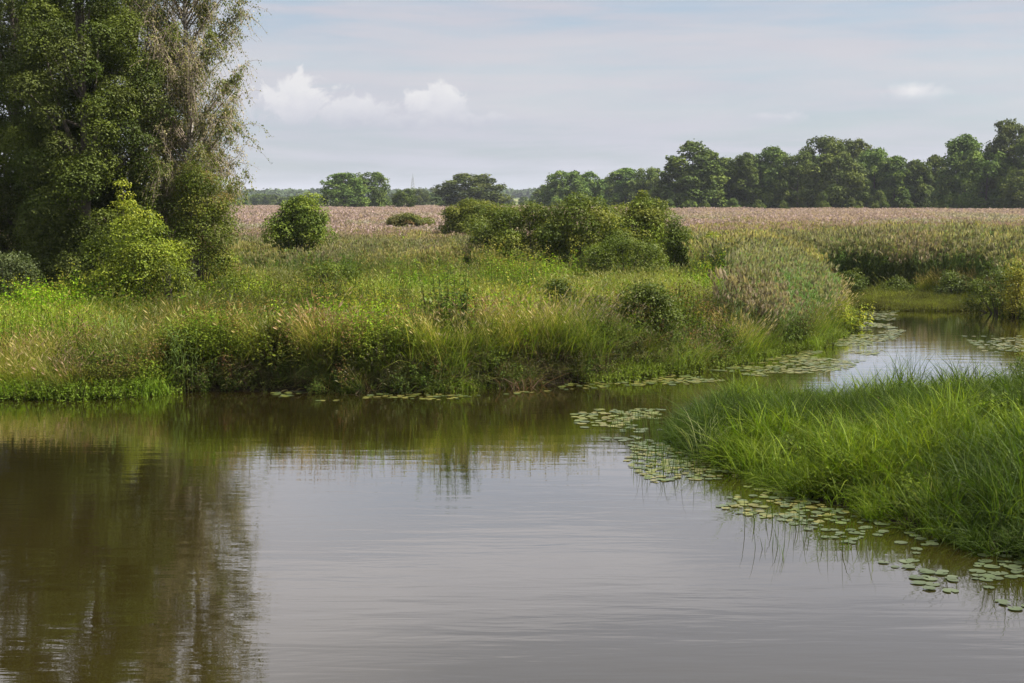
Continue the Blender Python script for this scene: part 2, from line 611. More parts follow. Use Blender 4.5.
def blades(rng, n, spread, hmin, hmax, width, droop, cols, seg=3, lean=0.25, tipw=0.1, heads=0, headcol=(0.3, 0.24, 0.14), headsize=(0.10, 0.012)):
    """a clump of n bent grass blades rooted within spread; returns verts, faces, cols"""
    V, Fc, CO = [], [], []
    ph = rng.uniform(0, 2 * pi, n)
    r = spread * np.sqrt(rng.uniform(0, 1, n))
    root = np.stack([r * np.cos(ph), r * np.sin(ph), np.full(n, -0.05)], 1)
    az = rng.uniform(0, 2 * pi, n)
    d = np.stack([np.cos(az), np.sin(az), np.zeros(n)], 1)
    h = rng.uniform(hmin, hmax, n)
    ln = np.abs(rng.normal(0, lean, n)); dr = droop * rng.uniform(0.3, 1.2, n)
    side = rng.uniform(0, 2 * pi, n)
    s = np.stack([np.cos(side), np.sin(side), np.zeros(n)], 1)
    wv = width * rng.uniform(0.7, 1.3, n)
    pts = []
    ts = np.linspace(0, 1, seg + 1)
    for t in ts:
        out = (ln * t + dr * t ** 2.4) * h
        up = h * (t - 0.55 * dr * t ** 3)
        pts.append(root + d * out[:, None] + np.array([0, 0, 1.0]) * up[:, None])
    cc = np.asarray(cols)[rng.integers(0, len(cols), n)] * rng.uniform(0.8, 1.25, (n, 1))
    off = 0
    rows = []
    for k, t in enumerate(ts):
        w = wv * (1 - t ** 2 * (1 - tipw))
        rows.append(pts[k] - s * w[:, None] / 2); rows.append(pts[k] + s * w[:, None] / 2)
    V = np.stack(rows, 1)          # n, 2(seg+1), 3
    base = np.arange(n)[:, None] * (2 * (seg + 1))
    for k in range(seg):
        Fc.append(np.concatenate([base + 2 * k, base + 2 * k + 1, base + 2 * k + 3, base + 2 * k + 2], 1))
    Vf = V.reshape(-1, 3)
    Cf = np.repeat(cc, 2 * (seg + 1), axis=0)
    Q = np.concatenate(Fc)
    if heads:
        k = rng.choice(n, heads, replace=False)
        tip = pts[-1][k]; dirn = pts[-1][k] - pts[-2][k]
        dirn /= np.linalg.norm(dirn, axis=1, keepdims=True) + 1e-9
        hl, hw = headsize
        for j in range(2):
            sd = np.cross(dirn, rng.normal(size=(heads, 3))); sd /= np.linalg.norm(sd, axis=1, keepdims=True)
            v = np.stack([tip - dirn * hl * .3, tip + dirn * hl * .25 + sd * hw, tip + dirn * hl * 0.8, tip + dirn * hl * .25 - sd * hw], 1).reshape(-1, 3)
            q = np.arange(heads * 4).reshape(-1, 4) + len(Vf)
            Vf = np.concatenate([Vf, v]); Q = np.concatenate([Q, q])
            Cf = np.concatenate([Cf, np.repeat(np.asarray(headcol)[None] * rng.uniform(.7, 1.3, (heads, 1)), 4, axis=0)])
    return Vf, Q, Cf


def forb(rng, stems, spread, h, leafs, lsize, cols, stemcol=(0.06, 0.07, 0.02), top=None, topcol=None):
    """upright leafy stems (nettle, willowherb); returns verts, quads, cols"""
    V, Q, CO, off = [], [], [], 0
    for i in range(stems):
        a = rng.uniform(0, 2 * pi); r = spread * math.sqrt(rng.uniform())
        p0 = np.array([r * cos(a), r * sin(a), -0.05])
        hh = h * rng.uniform(0.6, 1.1)
        tip = p0 + np.array([rng.normal(0, .1) * hh + p0[0] * .3, rng.normal(0, .1) * hh + p0[1] * .3, hh])
        pts = np.array([p0, p0 * .5 + tip * .5 + rng.normal(0, .02, 3), tip])
        v, q = tubes([(pts, [0.008, 0.006, 0.003])], 3)
        V.append(v); Q.append(q + off); off += len(v); CO.append(np.repeat(np.array(stemcol)[None], len(v), 0))
        n = leafs
        t = rng.uniform(0.12, 1, n)
        c = p0[None] * (1 - t[:, None]) + tip[None] * t[:, None]
        az = rng.uniform(0, 2 * pi, n)
        o = np.stack([np.cos(az), np.sin(az), np.zeros(n)], 1)
        ls = lsize * (1.25 - 0.7 * t) * rng.uniform(.7, 1.2, n)
        c = c + o * ls[:, None] * 0.55
        nr = o * 0.35 + np.array([0, 0, 1.0]) + rng.normal(0, .25, (n, 3))
        v, q = leaf_quads(c, nr, ls, rng, 0.45, updir=o)
        cc = np.asarray(cols)[rng.integers(0, len(cols), n)] * rng.uniform(.75, 1.3, (n, 1))
        V.append(v); Q.append(q + off); off += len(v); CO.append(np.repeat(cc, 4, 0))
        if top:
            m = top
            c = tip[None] + rng.normal(0, 1, (m, 3)) * np.array([.035, .035, .10]) * (h + .3)
            v, q = leaf_quads(c, rng.normal(size=(m, 3)), 0.035 * (h + .3), rng, 0.7)
            V.append(v); Q.append(q + off); off += len(v)
            CO.append(np.repeat(np.asarray(topcol)[None] * rng.uniform(.7, 1.3, (m, 1)), 4, 0))
    return np.concatenate(V), np.concatenate(Q), np.concatenate(CO)


def reed(rng, stems, spread, hmin, hmax, leafs=6, plume=True, cols=((0.09, 0.12, 0.045),), pcol=(0.20, 0.155, 0.125), wide=1.0):
    V, Q, CO, off = [], [], [], 0
    for i in range(stems):
        a = rng.uniform(0, 2 * pi); r = spread * math.sqrt(rng.uniform())
        p0 = np.array([r * cos(a), r * sin(a), -0.05]); h = rng.uniform(hmin, hmax)
        ln = rng.normal(0, .06, 2)
        tip = p0 + np.array([ln[0] * h + .04 * h, ln[1] * h, h])
        w = 0.008 * wide
        base = np.asarray(cols)[rng.integers(0, len(cols))] * rng.uniform(.8, 1.2)
        ang = rng.uniform(0, pi); s = np.array([cos(ang), sin(ang), 0]) * w
        v = np.array([p0 - s, p0 + s, tip + s * .4, tip - s * .4]); V.append(v); Q.append(np.array([[0, 1, 2, 3]]) + off); off += 4
        CO.append(np.repeat((base * np.array([1.1, 1.0, .8]))[None], 4, 0))
        n = leafs
        t = np.linspace(.25, .92, n) + rng.normal(0, .03, n)
        az = rng.uniform(0, 2 * pi, n)
        o = np.stack([np.cos(az), np.sin(az), np.zeros(n)], 1)
        L = 0.38 * rng.uniform(.7, 1.2, n)
        c0 = p0 + (tip - p0) * t[:, None]
        c1 = c0 + o * (L * .45)[:, None] + np.array([0, 0, 1]) * (L * .5)[:, None]
        c2 = c0 + o * L[:, None] + np.array([0, 0, 1]) * (L * .35)[:, None]
        sd = np.cross(o, np.array([0, 0, 1.0])) * (0.013 * wide)
        v = np.stack([c0, c1 - sd, c2, c1 + sd], 1).reshape(-1, 3)
        V.append(v); Q.append(np.arange(4 * n).reshape(-1, 4) + off); off += 4 * n
        CO.append(np.repeat(base[None] * rng.uniform(.8, 1.2, (n, 1)), 4, 0))
        if plume:
            m = 4
            pc = tip + np.array([.05, 0, -.02]) + rng.normal(0, 1, (m, 3)) * np.array([.035, .035, .05])
            v, q = leaf_quads(pc, rng.normal(size=(m, 3)) * np.array([1, 1, .2]), 0.24, rng, 0.26 * wide, updir=np.array([.25, 0, 1.0]))
            V.append(v); Q.append(q + off); off += len(v)
            CO.append(np.repeat(np.asarray(pcol)[None] * rng.uniform(.75, 1.3, (m, 1)), 4, 0))
    return np.concatenate(V), np.concatenate(Q), np.concatenate(CO)


def make_coll(name, builds, mat):
    c = bpy.data.collections.new(name)
    for i, (v, q, co) in enumerate(builds):
        o = mesh_obj('%s_%02d' % (name, i), v, [q], mat, cols=co, link=False)
        c.objects.link(o)
    return c


GREEN = [(0.085, 0.12, 0.018), (0.105, 0.14, 0.022), (0.13, 0.155, 0.028), (0.055, 0.08, 0.014)]
STRAW = [(0.24, 0.21, 0.10), (0.19, 0.175, 0.075), (0.15, 0.155, 0.05)]
DEEP = [(0.048, 0.085, 0.011), (0.066, 0.105, 0.013), (0.088, 0.13, 0.016), (0.036, 0.06, 0.010)]

r_ = rngf(11)
meadow_c = make_coll('meadow_clump', [
    *[blades(r_, 46, .42, .45, .95, .014, .5, GREEN + STRAW[1:], heads=5) for _ in range(3)],
    *[blades(r_, 46, .42, .5, 1.05, .012, .35, GREEN[:2] + STRAW, heads=16, headcol=(.21, .205, .14), headsize=(.14, .014)) for _ in range(2)],
    forb(r_, 9, .35, .8, 16, .11, GREEN),
    forb(r_, 7, .3, 1.0, 12, .09, GREEN + DEEP, top=8, topcol=(.12, .095, .05)),
], M_grass)
bank_c = make_coll('bank_clump', [
    *[blades(r_, 60, .35, .6, 1.15, .013, .75, GREEN + DEEP + STRAW[2:]) for _ in range(3)],
    *[forb(r_, 9, .32, 1.05, 22, .12, DEEP + GREEN[:2]) for _ in range(2)],
    forb(r_, 8, .3, 1.2, 16, .09, DEEP + GREEN[:2], top=8, topcol=(.125, .095, .055)),
    blades(r_, 44, .3, .9, 1.5, .012, .3, GREEN + STRAW, heads=12, headcol=(.19, .17, .12), headsize=(.16, .016)),
], M_grass)
sedge_c = make_coll('sedge_clump', [
    *[blades(r_, 60, .26, .5, .95, .018, .75, DEEP + GREEN[:2], seg=4, lean=.4) for _ in range(3)],
    *[blades(r_, 45, .25, .7, 1.1, .018, .45, DEEP + GREEN[:2], seg=4, lean=.25) for _ in range(2)],
    forb(r_, 7, .3, .85, 16, .12, DEEP + GREEN[:2]),
    blades(r_, 34, .3, .5, .95, .026, .9, DEEP + GREEN[:1], seg=4, lean=.45),
    blades(r_, 44, .25, .6, 1.1, .014, .8, DEEP + GREEN + STRAW[2:], seg=4, lean=.3, heads=1, headcol=(.12, .10, .05)),
], M_grass)
reed_c = make_coll('reed_clump', [
    *[reed(r_, 16, .5, 1.6, 2.3, cols=((0.085, 0.115, 0.05), (0.10, 0.125, 0.05), (.13, .13, .065))) for _ in range(3)],
    reed(r_, 14, .5, 1.5, 2.1, plume=False, cols=((0.075, 0.115, 0.05), (0.09, 0.13, 0.05))),
], M_grass)
farreed_c = make_coll('far_reed_clump', [
    *[reed(r_, 26, 1.0, 1.9, 2.5, leafs=4, cols=((0.165, 0.16, 0.11), (0.2, 0.18, 0.14), (.13, .145, .085)), pcol=(.32, .27, .25), wide=2.2) for _ in range(3)],
], M_grass)
weed_c = make_coll('water_weed_clump', [
    *[forb(r_, 14, .3, .28, 12, .07, [(0.10, 0.155, 0.025), (0.125, 0.18, 0.035), (.08, .125, .025)]) for _ in range(2)],
    blades(r_, 50, .3, .25, .55, .012, .6, [(0.10, 0.17, 0.02), (0.12, 0.19, 0.03)]),
], M_grass)


def infrustum(x, y, m=110):
    px = 512 + x / np.maximum(y, 1) * F
    return (px > -m) & (px < W + m) & (y > 5)


def pxof(x, y):
    return 512 + x / np.maximum(y, .1) * F


def turns(rng, n, tilt=0.12):
    return np.stack([rng.normal(0, tilt, n), rng.normal(0, tilt, n), rng.uniform(0, 2 * pi, n)], 1)


def samp(rng, x0, x1, y0, y1, dens):
    n = int((x1 - x0) * (y1 - y0) * dens)
    return rng.uniform(x0, x1, n), rng.uniform(y0, y1, n)


def meadow_tint(x, y, rng):
    """colour of the standing crop by place: lime swards, straw swathes, grey green reeds"""
    n = len(x)
    a = fbm(x / 5, y / 9, 31); b = fbm(x / 3.2, y / 4.5, 47); c = fbm(x / 9, y / 16, 77)
    t = np.ones((n, 3)) * np.array([1.42, 1.45, .9])
    lime = sstep(.5, .64, a)[:, None]; straw = sstep(.5, .66, b)[:, None]; dark = sstep(.54, .66, c)[:, None]
    t = t * (1 - lime) + lime * np.array([1.55, 1.75, 0.8])
    t = t * (1 - straw * .8) + straw * .8 * np.array([1.5, 1.45, 1.2])
    t = t * (1 - dark * .5)
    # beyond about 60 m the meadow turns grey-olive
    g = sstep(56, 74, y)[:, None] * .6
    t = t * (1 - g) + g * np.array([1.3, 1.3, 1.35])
    return t * np.array([.98, 1.02, .86]) * rng.uniform(.8, 1.2, (n, 1))


rs = rngf(5)
# meadow grass
x, y = samp(rs, -50, 56, 33, 108, 6.5)
k = infrustum(x, y, 260)
x, y = x[k], y[k]
k = rs.uniform(size=len(x)) < np.clip(62 / y, .45, 1)
x, y = x[k], y[k]
sA = sdist(A, x, y)
k = sA > 0.35
x, y, sA = x[k], y[k], sA[k]
reedzone = lambda x, y: (((pxof(x, y) > 735 + (y - 46) * 1.0) & (pxof(x, y) < 850) & (y > 43) & (y < 66)) |
                         ((pxof(x, y) > 700) & (y > 62)) | ((y > 88)))
k = ~(reedzone(x, y) & (rs.uniform(size=len(x)) < .8))
x, y, sA = x[k], y[k], sA[k]
z = height(x, y, sA, np.full(len(x), -5.0))
n = len(x)
mx_ = fbm(x / 4, y / 6, 101)
pick = np.where(mx_ > .56, rs.choice([3, 4, 3, 4, 1], n), rs.choice([0, 1, 2, 0, 1, 2, 5, 6, 3], n))
s = rs.uniform(.7, 1.25, n) * (0.62 + .75 * fbm(x / 2.2, y / 2.8, 63)) * np.clip(y / 60, 1, 1.4)
wp = fbm(x / 2.0, y / 3.2, 111)
weedy = wp > .615
pick = np.where(weedy, rs.choice([5, 6, 5], n), pick)
s = np.where(weedy, s * 1.3, s)
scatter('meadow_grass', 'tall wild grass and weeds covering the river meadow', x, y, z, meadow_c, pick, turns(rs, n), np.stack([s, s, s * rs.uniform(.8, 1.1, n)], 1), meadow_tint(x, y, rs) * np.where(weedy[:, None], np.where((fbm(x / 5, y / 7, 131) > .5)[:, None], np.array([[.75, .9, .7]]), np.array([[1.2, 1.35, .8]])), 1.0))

# bank vegetation: dense, leaning out over the water
x, y = samp(rs, -24, 34, 31, 72, 40)
k = infrustum(x, y, 260)
x, y = x[k], y[k]
sA = sdist(A, x, y)
ls = low_shore(x, y)
k = (sA > np.where(ls > .5, .15, .28)) & (sA < 2.6 + 1.5 * fbm(x / 2, y / 2, 3)) & (rs.uniform(size=len(x)) < np.clip(1.25 - sA * .4, .2, 1)) & (y < 71)
x, y, sA, ls = x[k], y[k], sA[k], ls[k]
z = height(x, y, sA, np.full(len(x), -5.0))
n = len(x)
e = .25
gxx = sdist(A, x + e, y) - sA; gyy = sdist(A, x, y + e) - sA
gl = np.sqrt(gxx ** 2 + gyy ** 2) + 1e-6
ox, oy = -gxx / gl, -gyy / gl         # towards the water
lean = np.clip(.55 - sA * .5, 0, .55) * (1 - .6 * ls) * rs.uniform(.3, 1.2, n)
# rotate so that the clump axis leans to (ox, oy): euler XYZ with rz = 0
turn = np.stack([-oy * lean, ox * lean, rs.uniform(0, .0001, n)], 1)
var = fbm(x / 1.5, y / 2.5, 88)
pick = np.where(var > .55, rs.choice([3, 4, 5, 3], n), np.where(var < .42, rs.choice([6, 0, 1], n), rs.choice([0, 1, 2, 5, 2, 6], n)))
s = rs.uniform(.6, 1.1, n) * (.75 + .6 * fbm(x / 1.6, y / 1.6, 64))
tint = np.ones((n, 3)) * np.array([.95, .98, .9])
l2 = sstep(.5, .62, fbm(x / 2.5, y / 2.5, 17))[:, None]
tint = tint * (1 - l2) + l2 * np.array([1.6, 1.5, .9])
b2 = sstep(.56, .66, fbm(x / 1.2, y / 1.2, 27))[:, None]
tint = tint * (1 - b2 * .7) + b2 * .7 * np.array([1.5, 1.1, 1.1])
tint *= rs.uniform(.7, 1.25, (n, 1))
scatter('bank_grass', 'rank grass, nettles and weeds overhanging the far bank', x, y, z, bank_c, pick, turn, np.stack([s, s, s], 1), tint)

# foliage trailing down the earth face to the water
x, y = samp(rs, -22, 24, 31, 50, 60)
sA = sdist(A, x, y); px = pxof(x, y)
k = infrustum(x, y, 60) & (sA > -.06) & (sA < .35) & (px > 150) & (px < 740) & (fbm(x / .8, y / .8, 91) > .49)
x, y, sA = x[k], y[k], sA[k]
n = len(x)
z = np.clip(height(x, y, sA, np.full(n, -5.0)), 0, 1)
gxx = sdist(A, x + e, y) - sA; gyy = sdist(A, x, y + e) - sA
gl = np.sqrt(gxx ** 2 + gyy ** 2) + 1e-6
lean = rs.uniform(.1, .9, n)
s = rs.uniform(.35, .8, n)
scatter('trailing_weeds', 'weeds and dead stems trailing down the dark earth bank', x, y, z, bank_c, rs.integers(0, 7, n), np.stack([gyy / gl * lean, -gxx / gl * lean, np.zeros(n)], 1),
        np.stack([s, s, s], 1), np.where(rs.uniform(size=n)[:, None] < .25, np.array([[1.3, .95, .9]]), np.array([[.9, .95, .85]])) * rs.uniform(.5, 1.2, (n, 1)))  # tint darkened to paint in shade of the hollow under the bank lip

# dead stems and roots hanging over the lip of the undercut bank
hang_c = make_coll('hanging_stem', [
    blades(rngf(71), 26, .22, .25, .75, .016, .5, [(.10, .075, .045), (.07, .05, .03), (.14, .12, .06)], seg=3, lean=.35),
    blades(rngf(72), 26, .22, .3, .8, .015, .5, [(.07, .085, .02), (.10, .11, .03), (.05, .06, .015)], seg=3, lean=.35),
    forb(rngf(73), 6, .25, .6, 12, .09, [(.07, .09, .018), (.09, .11, .02), (.10, .07, .03)]),
], M_grass)
x, y = samp(rs, -22, 24, 31, 50, 70)
sA = sdist(A, x, y); px = pxof(x, y)
k = infrustum(x, y, 60) & (sA > .10) & (sA < .55) & (px > 150) & (px < 740)
x, y, sA = x[k], y[k], sA[k]
n = len(x)
z = height(x, y, sA, np.full(n, -5.0))
gxx = sdist(A, x + e, y) - sA; gyy = sdist(A, x, y + e) - sA
gl = np.sqrt(gxx ** 2 + gyy ** 2) + 1e-6
lean = rs.uniform(.9, 2.3, n)
s = rs.uniform(.5, 1.15, n)
scatter('hanging_stems', 'dead stems, roots and weeds hanging down the undercut bank', x, y, z, hang_c, rs.integers(0, 3, n), np.stack([gyy / gl * lean, -gxx / gl * lean, np.zeros(n)], 1),
        np.stack([s, s, s], 1), np.ones((n, 3)) * rs.uniform(.5, 1.3, (n, 1)))

# bright water weed at the low shores of the far bank and lime sward
x, y = samp(rs, -20, 26, 31, 74, 30)
sA = sdist(A, x, y); px = pxof(x, y)
wd = np.where(px < 165, 1.3 + .5 * fbm(x, y, 4), .75 + .8 * (fbm(x / 2, y / 2, 14) - .3))
band2 = (px > 838) & (px < 985) & (y > 60)
k = infrustum(x, y, 60) & (sA < np.where(band2, .5, np.where(px < 165, 1.3, .9))) & (sA > np.where(band2, -4.5, np.where(px < 165, -.35, -.35))) & ((px < 170) | (px > 425) & (px < 520) & (sA > -.1) | (px > 585)) & (y < 75)
x, y, sA, px, band2 = x[k], y[k], sA[k], px[k], band2[k]
n = len(x)
z = np.maximum(height(x, y, sA, np.full(n, -5.0)), 0.0)
s = rs.uniform(.5, 1.3, n) * (.5 + 1.1 * fbm(x / 1.1, y / 1.1, 43)) * np.where(px < 165, 1.25, 1.0)
t = np.where((px < 165)[:, None], np.array([[1.5, 1.5, .9]]), np.array([[1.35, 1.2, .9]])) * rs.uniform(.7, 1.2, (n, 1)) * (.35 + .95 * fbm(x / .9, y / .9, 41))[:, None]
t = t * np.where(band2[:, None], np.array([[.82, .66, .8]]) * (.55 + .8 * vnoise(x / .7, y / .9, 7))[:, None], 1.0)
scatter('water_weed', 'bright green water weeds along the low shore', x, y, z, weed_c, rs.integers(0, 3, n), turns(rs, n), np.stack([s, s, s], 1), t)

# reeds, near promontory and channel bank
x, y = samp(rs, -62, 65, 42, 150, 7)
sA = sdist(A, x, y); px = pxof(x, y)
prom = (px > 735 + (y - 46) * 1.0) & (px < 858) & (y > 43) & (y < 66) & (sA > .3)
chan = (px > 690) & (y > 62) & (y < 100) & (sA > .9)
rear = (y > 84) & (fbm(x / 6, y / 9, 9) > .45 - (y - 84) * .012) & (px < 700)
mid = (y > 68) & (y < 90) & (px > 225) & (px < 500) & (fbm(x / 4, y / 8, 19) > .44)
k = infrustum(x, y, 240) & (prom | (chan & (rs.uniform(size=len(x)) < .7)) | (rear & (rs.uniform(size=len(x)) < .6)) | (mid & (rs.uniform(size=len(x)) < .5)) | ((y > 96) & (y < 150) & (rs.uniform(size=len(x)) < .35)))
x, y, sA, px, prom = x[k], y[k], sA[k], px[k], prom[k]
n = len(x)
z = height(x, y, sA, np.full(n, -5.0))
s = np.where(prom, rs.uniform(.8, 1.0, n) * np.clip(.78 + sA * .12, .5, 1), np.where(px > 700, rs.uniform(.78, 1.02, n), rs.uniform(.6, .85, n)))
s = s * (.85 + .3 * fbm(x / 3, y / 3, 5)) * np.where((px > 835) & (y < 84), 1.16, 1)
f2 = fbm(x / 3, y / 5, 23)[:, None]
t = np.where(prom[:, None], np.array([[1.0, 1.25, .85]]), np.where((y > 92)[:, None], np.array([[1.35, 1.22, 1.4]]), np.array([[.95, 1.15, .8]])))
warm = sstep(.5, .66, f2)
t = t * (1 - warm) + warm * np.array([1.12, 1.18, 1.0])
lim = sstep(.52, .62, fbm(x / 4, y / 4, 53))[:, None] * (~prom)[:, None]
t = t * (1 - .7 * lim) + .7 * lim * np.array([1.5, 1.7, .8])
scatter('reeds', 'stand of green common reed with brown plumes', x, y, z, reed_c, np.where(prom & (px > 765), rs.choice([0, 3, 3, 3], n), rs.choice([0, 1, 2, 3, 0], n)), turns(rs, n, .07), np.stack([s * 1.1, s * 1.1, s], 1), t * rs.uniform(.8, 1.2, (n, 1)))

# far reed field to the treeline
d = []
yy = 96.0
X, Y = [], []
while yy < 620:
    step = .55 * (yy / 96) ** 1.15
    hw = yy * (W / 2 + 200) / F
    dens = 1.5 / (yy / 96) ** 1.15
    m = int(2 * hw * step * dens)
    X.append(rs.uniform(-hw, hw, m)); Y.append(rs.uniform(yy, yy + step, m)); yy += step
x, y = np.concatenate(X), np.concatenate(Y)
n = len(x)
z = height(x, y, np.full(n, 50.), np.full(n, -50.))
sc = (y / 96) ** .45
hs = rs.uniform(.82, 1.05, n) * (.9 + .2 * fbm(x / 12, y / 25, 3)) * np.clip(.72 + (y - 96) / 180, .7, 1)
g1 = sstep(.5, .62, fbm(x / 14, y / 30, 13))[:, None] * (1 - sstep(130, 230, y))[:, None]
t = np.ones((n, 3)) * np.array([1.15, 1.0, .98])
t = t * (1 - .5 * g1) + .5 * g1 * np.array([.85, 1.1, .7])
k = y > 96 + 40 * rs.uniform(size=n)
x, y, z, sc, hs, t = x[k], y[k], z[k], sc[k], hs[k], t[k]; n = len(x)
scatter('reed_field', 'wide field of pinkish brown reed reaching the distant trees', x, y, z, farreed_c, rs.integers(0, 3, n), turns(rs, n, .05), np.stack([sc, sc, hs], 1), t * np.array([.93, .95, 1.06]) * rs.uniform(.85, 1.15, (n, 1)))

# near right bank sedge
x, y = samp(rs, 1.5, 30, 12, 38, 17)
k = infrustum(x, y, 700)
x, y = x[k], y[k]
sB = sdist(B, x, y)
k = sB > .02
x, y, sB = x[k], y[k], sB[k]
n = len(x)
z = np.maximum(height(x, y, np.full(n, -9.), sB), -.02)
gxx = sdist(B, x + e, y) - sB; gyy = sdist(B, x, y + e) - sB
gl = np.sqrt(gxx ** 2 + gyy ** 2) + 1e-6
lean = np.clip(.6 - sB * .6, 0, .6) * rs.uniform(.2, 1.1, n)
turn = np.stack([gyy / gl * lean + rs.normal(0, .26, n), -gxx / gl * lean + rs.normal(0, .26, n), np.zeros(n)], 1)
s = rs.uniform(.55, 1.1, n) * (.6 + .8 * fbm(x / 1.6, y / 1.6, 6)) * (1 - .15 * sstep(26, 31, y)) * (1 + .22 * sstep(900, 1000, pxof(x, y))) * np.clip(.55 + sB * .5, .55, .95)
px = pxof(x, y)
tip = sstep(30, 25, y) if False else 0
L = fbm(x / 2.6, y / 3.4, 29)
t = np.ones((n, 3)) * np.array([.55, .62, .5])  # low base tint puts the bank's backlit shade into the blade colour
lm = sstep(.52, .64, L)[:, None]
t = t * (1 - lm) + lm * np.array([1.15, 1.15, .6])
t *= (.55 + .9 * fbm(x / .7, y / .9, 71))[:, None]
scatter('sedge_bank', 'lush deep green sedge on the near right bank, tinted darker for shade', x, y, z, sedge_c, rs.choice([0, 1, 2, 3, 4, 5, 6, 7, 6], n), turn, np.stack([s, s, s], 1), t * rs.uniform(.75, 1.25, (n, 1)))

# thin emergent stems in the shallow channel
stem_c = make_coll('water_stem', [blades(rngf(61), 5, .22, .25, .7, .010, .15, DEEP, lean=.12) for _ in range(3)], M_grass)
X, Y = [], []
for (x0, y0, x1, y1, m) in [(850, 350, 960, 392, 60), (780, 372, 900, 396, 90), (640, 440, 760, 478, 90), (760, 480, 1000, 560, 60), (930, 340, 1024, 385, 40), (610, 420, 660, 440, 30)]:
    for _ in range(m):
        px, py = rs.uniform(x0, x1), rs.uniform(y0, y1)
        p = P(px, py); X.append(p[0]); Y.append(p[1])
x, y = np.array(X), np.array(Y)
sB = sdist(B, x, y); k = (sB < 0) & (sB > -2.6)
x, y = x[k], y[k]; n = len(x); s = rs.uniform(.6, 1.3, n)
scatter('water_stems', 'thin rush stems standing out of the shallows', x, y, np.zeros(n), stem_c, rs.integers(0, 3, n), turns(rs, n, .05), np.stack([s, s, s], 1), np.ones((n, 3)) * rs.uniform(.8, 1.3, (n, 1)))


# ------------------------------------------------------------------ trees and bushes
def clump_leaves(rng, clumps, per, lsize, palette, up=.45, squash=.75, aspect=.6, shell=.75, updir=None, jitter=.28):
    """clumps: (n,4) centre + radius; leaves near each clump's shell"""
    cl = np.asarray(clumps, float)
    cnt = np.maximum(8, (per * cl[:, 3] ** 2).astype(int))
    ids = np.repeat(np.arange(len(cl)), cnt)
    n = len(ids)
    d = rng.normal(size=(n, 3)); d /= np.linalg.norm(d, axis=1, keepdims=True)
    d[:, 2] = np.where(rng.uniform(size=n) < .35, np.abs(d[:, 2]), d[:, 2])
    rr = cl[ids, 3] * (shell + (1.08 - shell) * rng.uniform(size=n)) * np.where(rng.uniform(size=n) < .12, 1.15, 1)
    lump = 1 + jitter * (vnoise(d[:, 0] * 2.5 + ids * 3.1, d[:, 1] * 2.5 + d[:, 2] * 2.5, 5) - .5) * 2
    pos = cl[ids, :3] + d * (rr * lump)[:, None] * np.array([1, 1, squash])
    nr = d * .7 + np.array([0, 0, up]) + rng.normal(0, .45, (n, 3))
    v, q = leaf_quads(pos, nr, lsize * rng.uniform(.65, 1.35, n), rng, aspect, updir)
    pal = np.asarray(palette)
    cidx = rng.integers(0, len(pal), len(cl))
    mixw = rng.uniform(0, 1, (n, 1))
    cc = pal[cidx[ids]] * (1 - mixw * .5) + pal[rng.integers(0, len(pal), n)] * mixw * .5
    cc = cc * rng.uniform(.75, 1.25, (n, 1))
    return v, q, np.repeat(cc, 4, 0)


def envelope_clumps(rng, n, h0, h1, prof, rc, lean=(0, 0), inner=.5, tp=1.0):
    """prof(t) = crown radius at t in 0..1 between h0 and h1"""
    out = []
    for i in range(n):
        t = rng.uniform(0, 1) ** tp
        R = prof(t)
        a = rng.uniform(0, 2 * pi)
        rr = max(R - rc * .6, 0.05) * (inner + (1 - inner) * math.sqrt(rng.uniform())) * rng.uniform(.85, 1.12)
        z = h0 + (h1 - h0) * t
        out.append((rr * cos(a) + lean[0] * z, rr * sin(a) + lean[1] * z, z - rc * .4, rc * rng.uniform(.65, 1.25) * (1 - .3 * t)))
    return np.array(out)


def limbs(rng, h, r0, clumps, n=24, lean=(0, 0), fork=.2, sides=7):
    zs = np.linspace(-.15, h, 9)
    tr = np.stack([lean[0] * zs + .12 * np.sin(zs * .7 + rng.uniform(0, 6)) * zs / h, lean[1] * zs + .12 * np.cos(zs * .6) * zs / h, zs], 1)
    rad = r0 * (1 - zs / h * .88); rad[0] *= 1.35
    paths = [(tr, np.maximum(rad, .01))]
    if len(clumps):
        for c in clumps[rng.permutation(len(clumps))[:n]]:
            z0 = max(h * .08, c[2] * rng.uniform(.45, .8))
            z0 = min(z0, h * .93)
            p0 = np.array([np.interp(z0, zs, tr[:, 0]), np.interp(z0, zs, tr[:, 1]), z0])
            p2 = c[:3]
            p1 = (p0 + p2) / 2 + np.array([0, 0, -.1 * np.linalg.norm(p2 - p0)]) + rng.normal(0, .08, 3)
            rb = np.interp(z0, zs, rad) * .45
            paths.append(([p0, p1, p2], [rb, rb * .65, max(.006, rb * .25)]))
    return tubes(paths, sides)


def tree(name, label, cat, x, y, h, h0, prof, ncl, rc, per, lsize, palette, r0, mat=None, bark=None, seed=0, lean=(0, 0), group=None, up=.45, squash=.75, nl=24, aspect=.6, inner=.5, extra=None, z=None, parts=('trunk', 'crown')):
    rng = rngf(seed)
    cl = envelope_clumps(rng, ncl, h0, h, prof, rc, lean, inner)
    if extra is not None:
        cl = np.concatenate([cl, np.asarray(extra, float)])
    if z is None:
        z = float(height(np.array([x]), np.array([y]))[0])
    root = empty(name, (x, y, z), 0)
    tag(root, label, cat, group)
    v, q = limbs(rng, h * .93, r0, cl, nl, lean)
    mesh_obj(parts[0], v, [q], bark or M_bark, root, smooth=True)
    v, q, co = clump_leaves(rng, cl, per, lsize, palette, up, squash, aspect)
    mesh_obj(parts[1], v, [q], mat or M_leaf, root, cols=co)
    return root


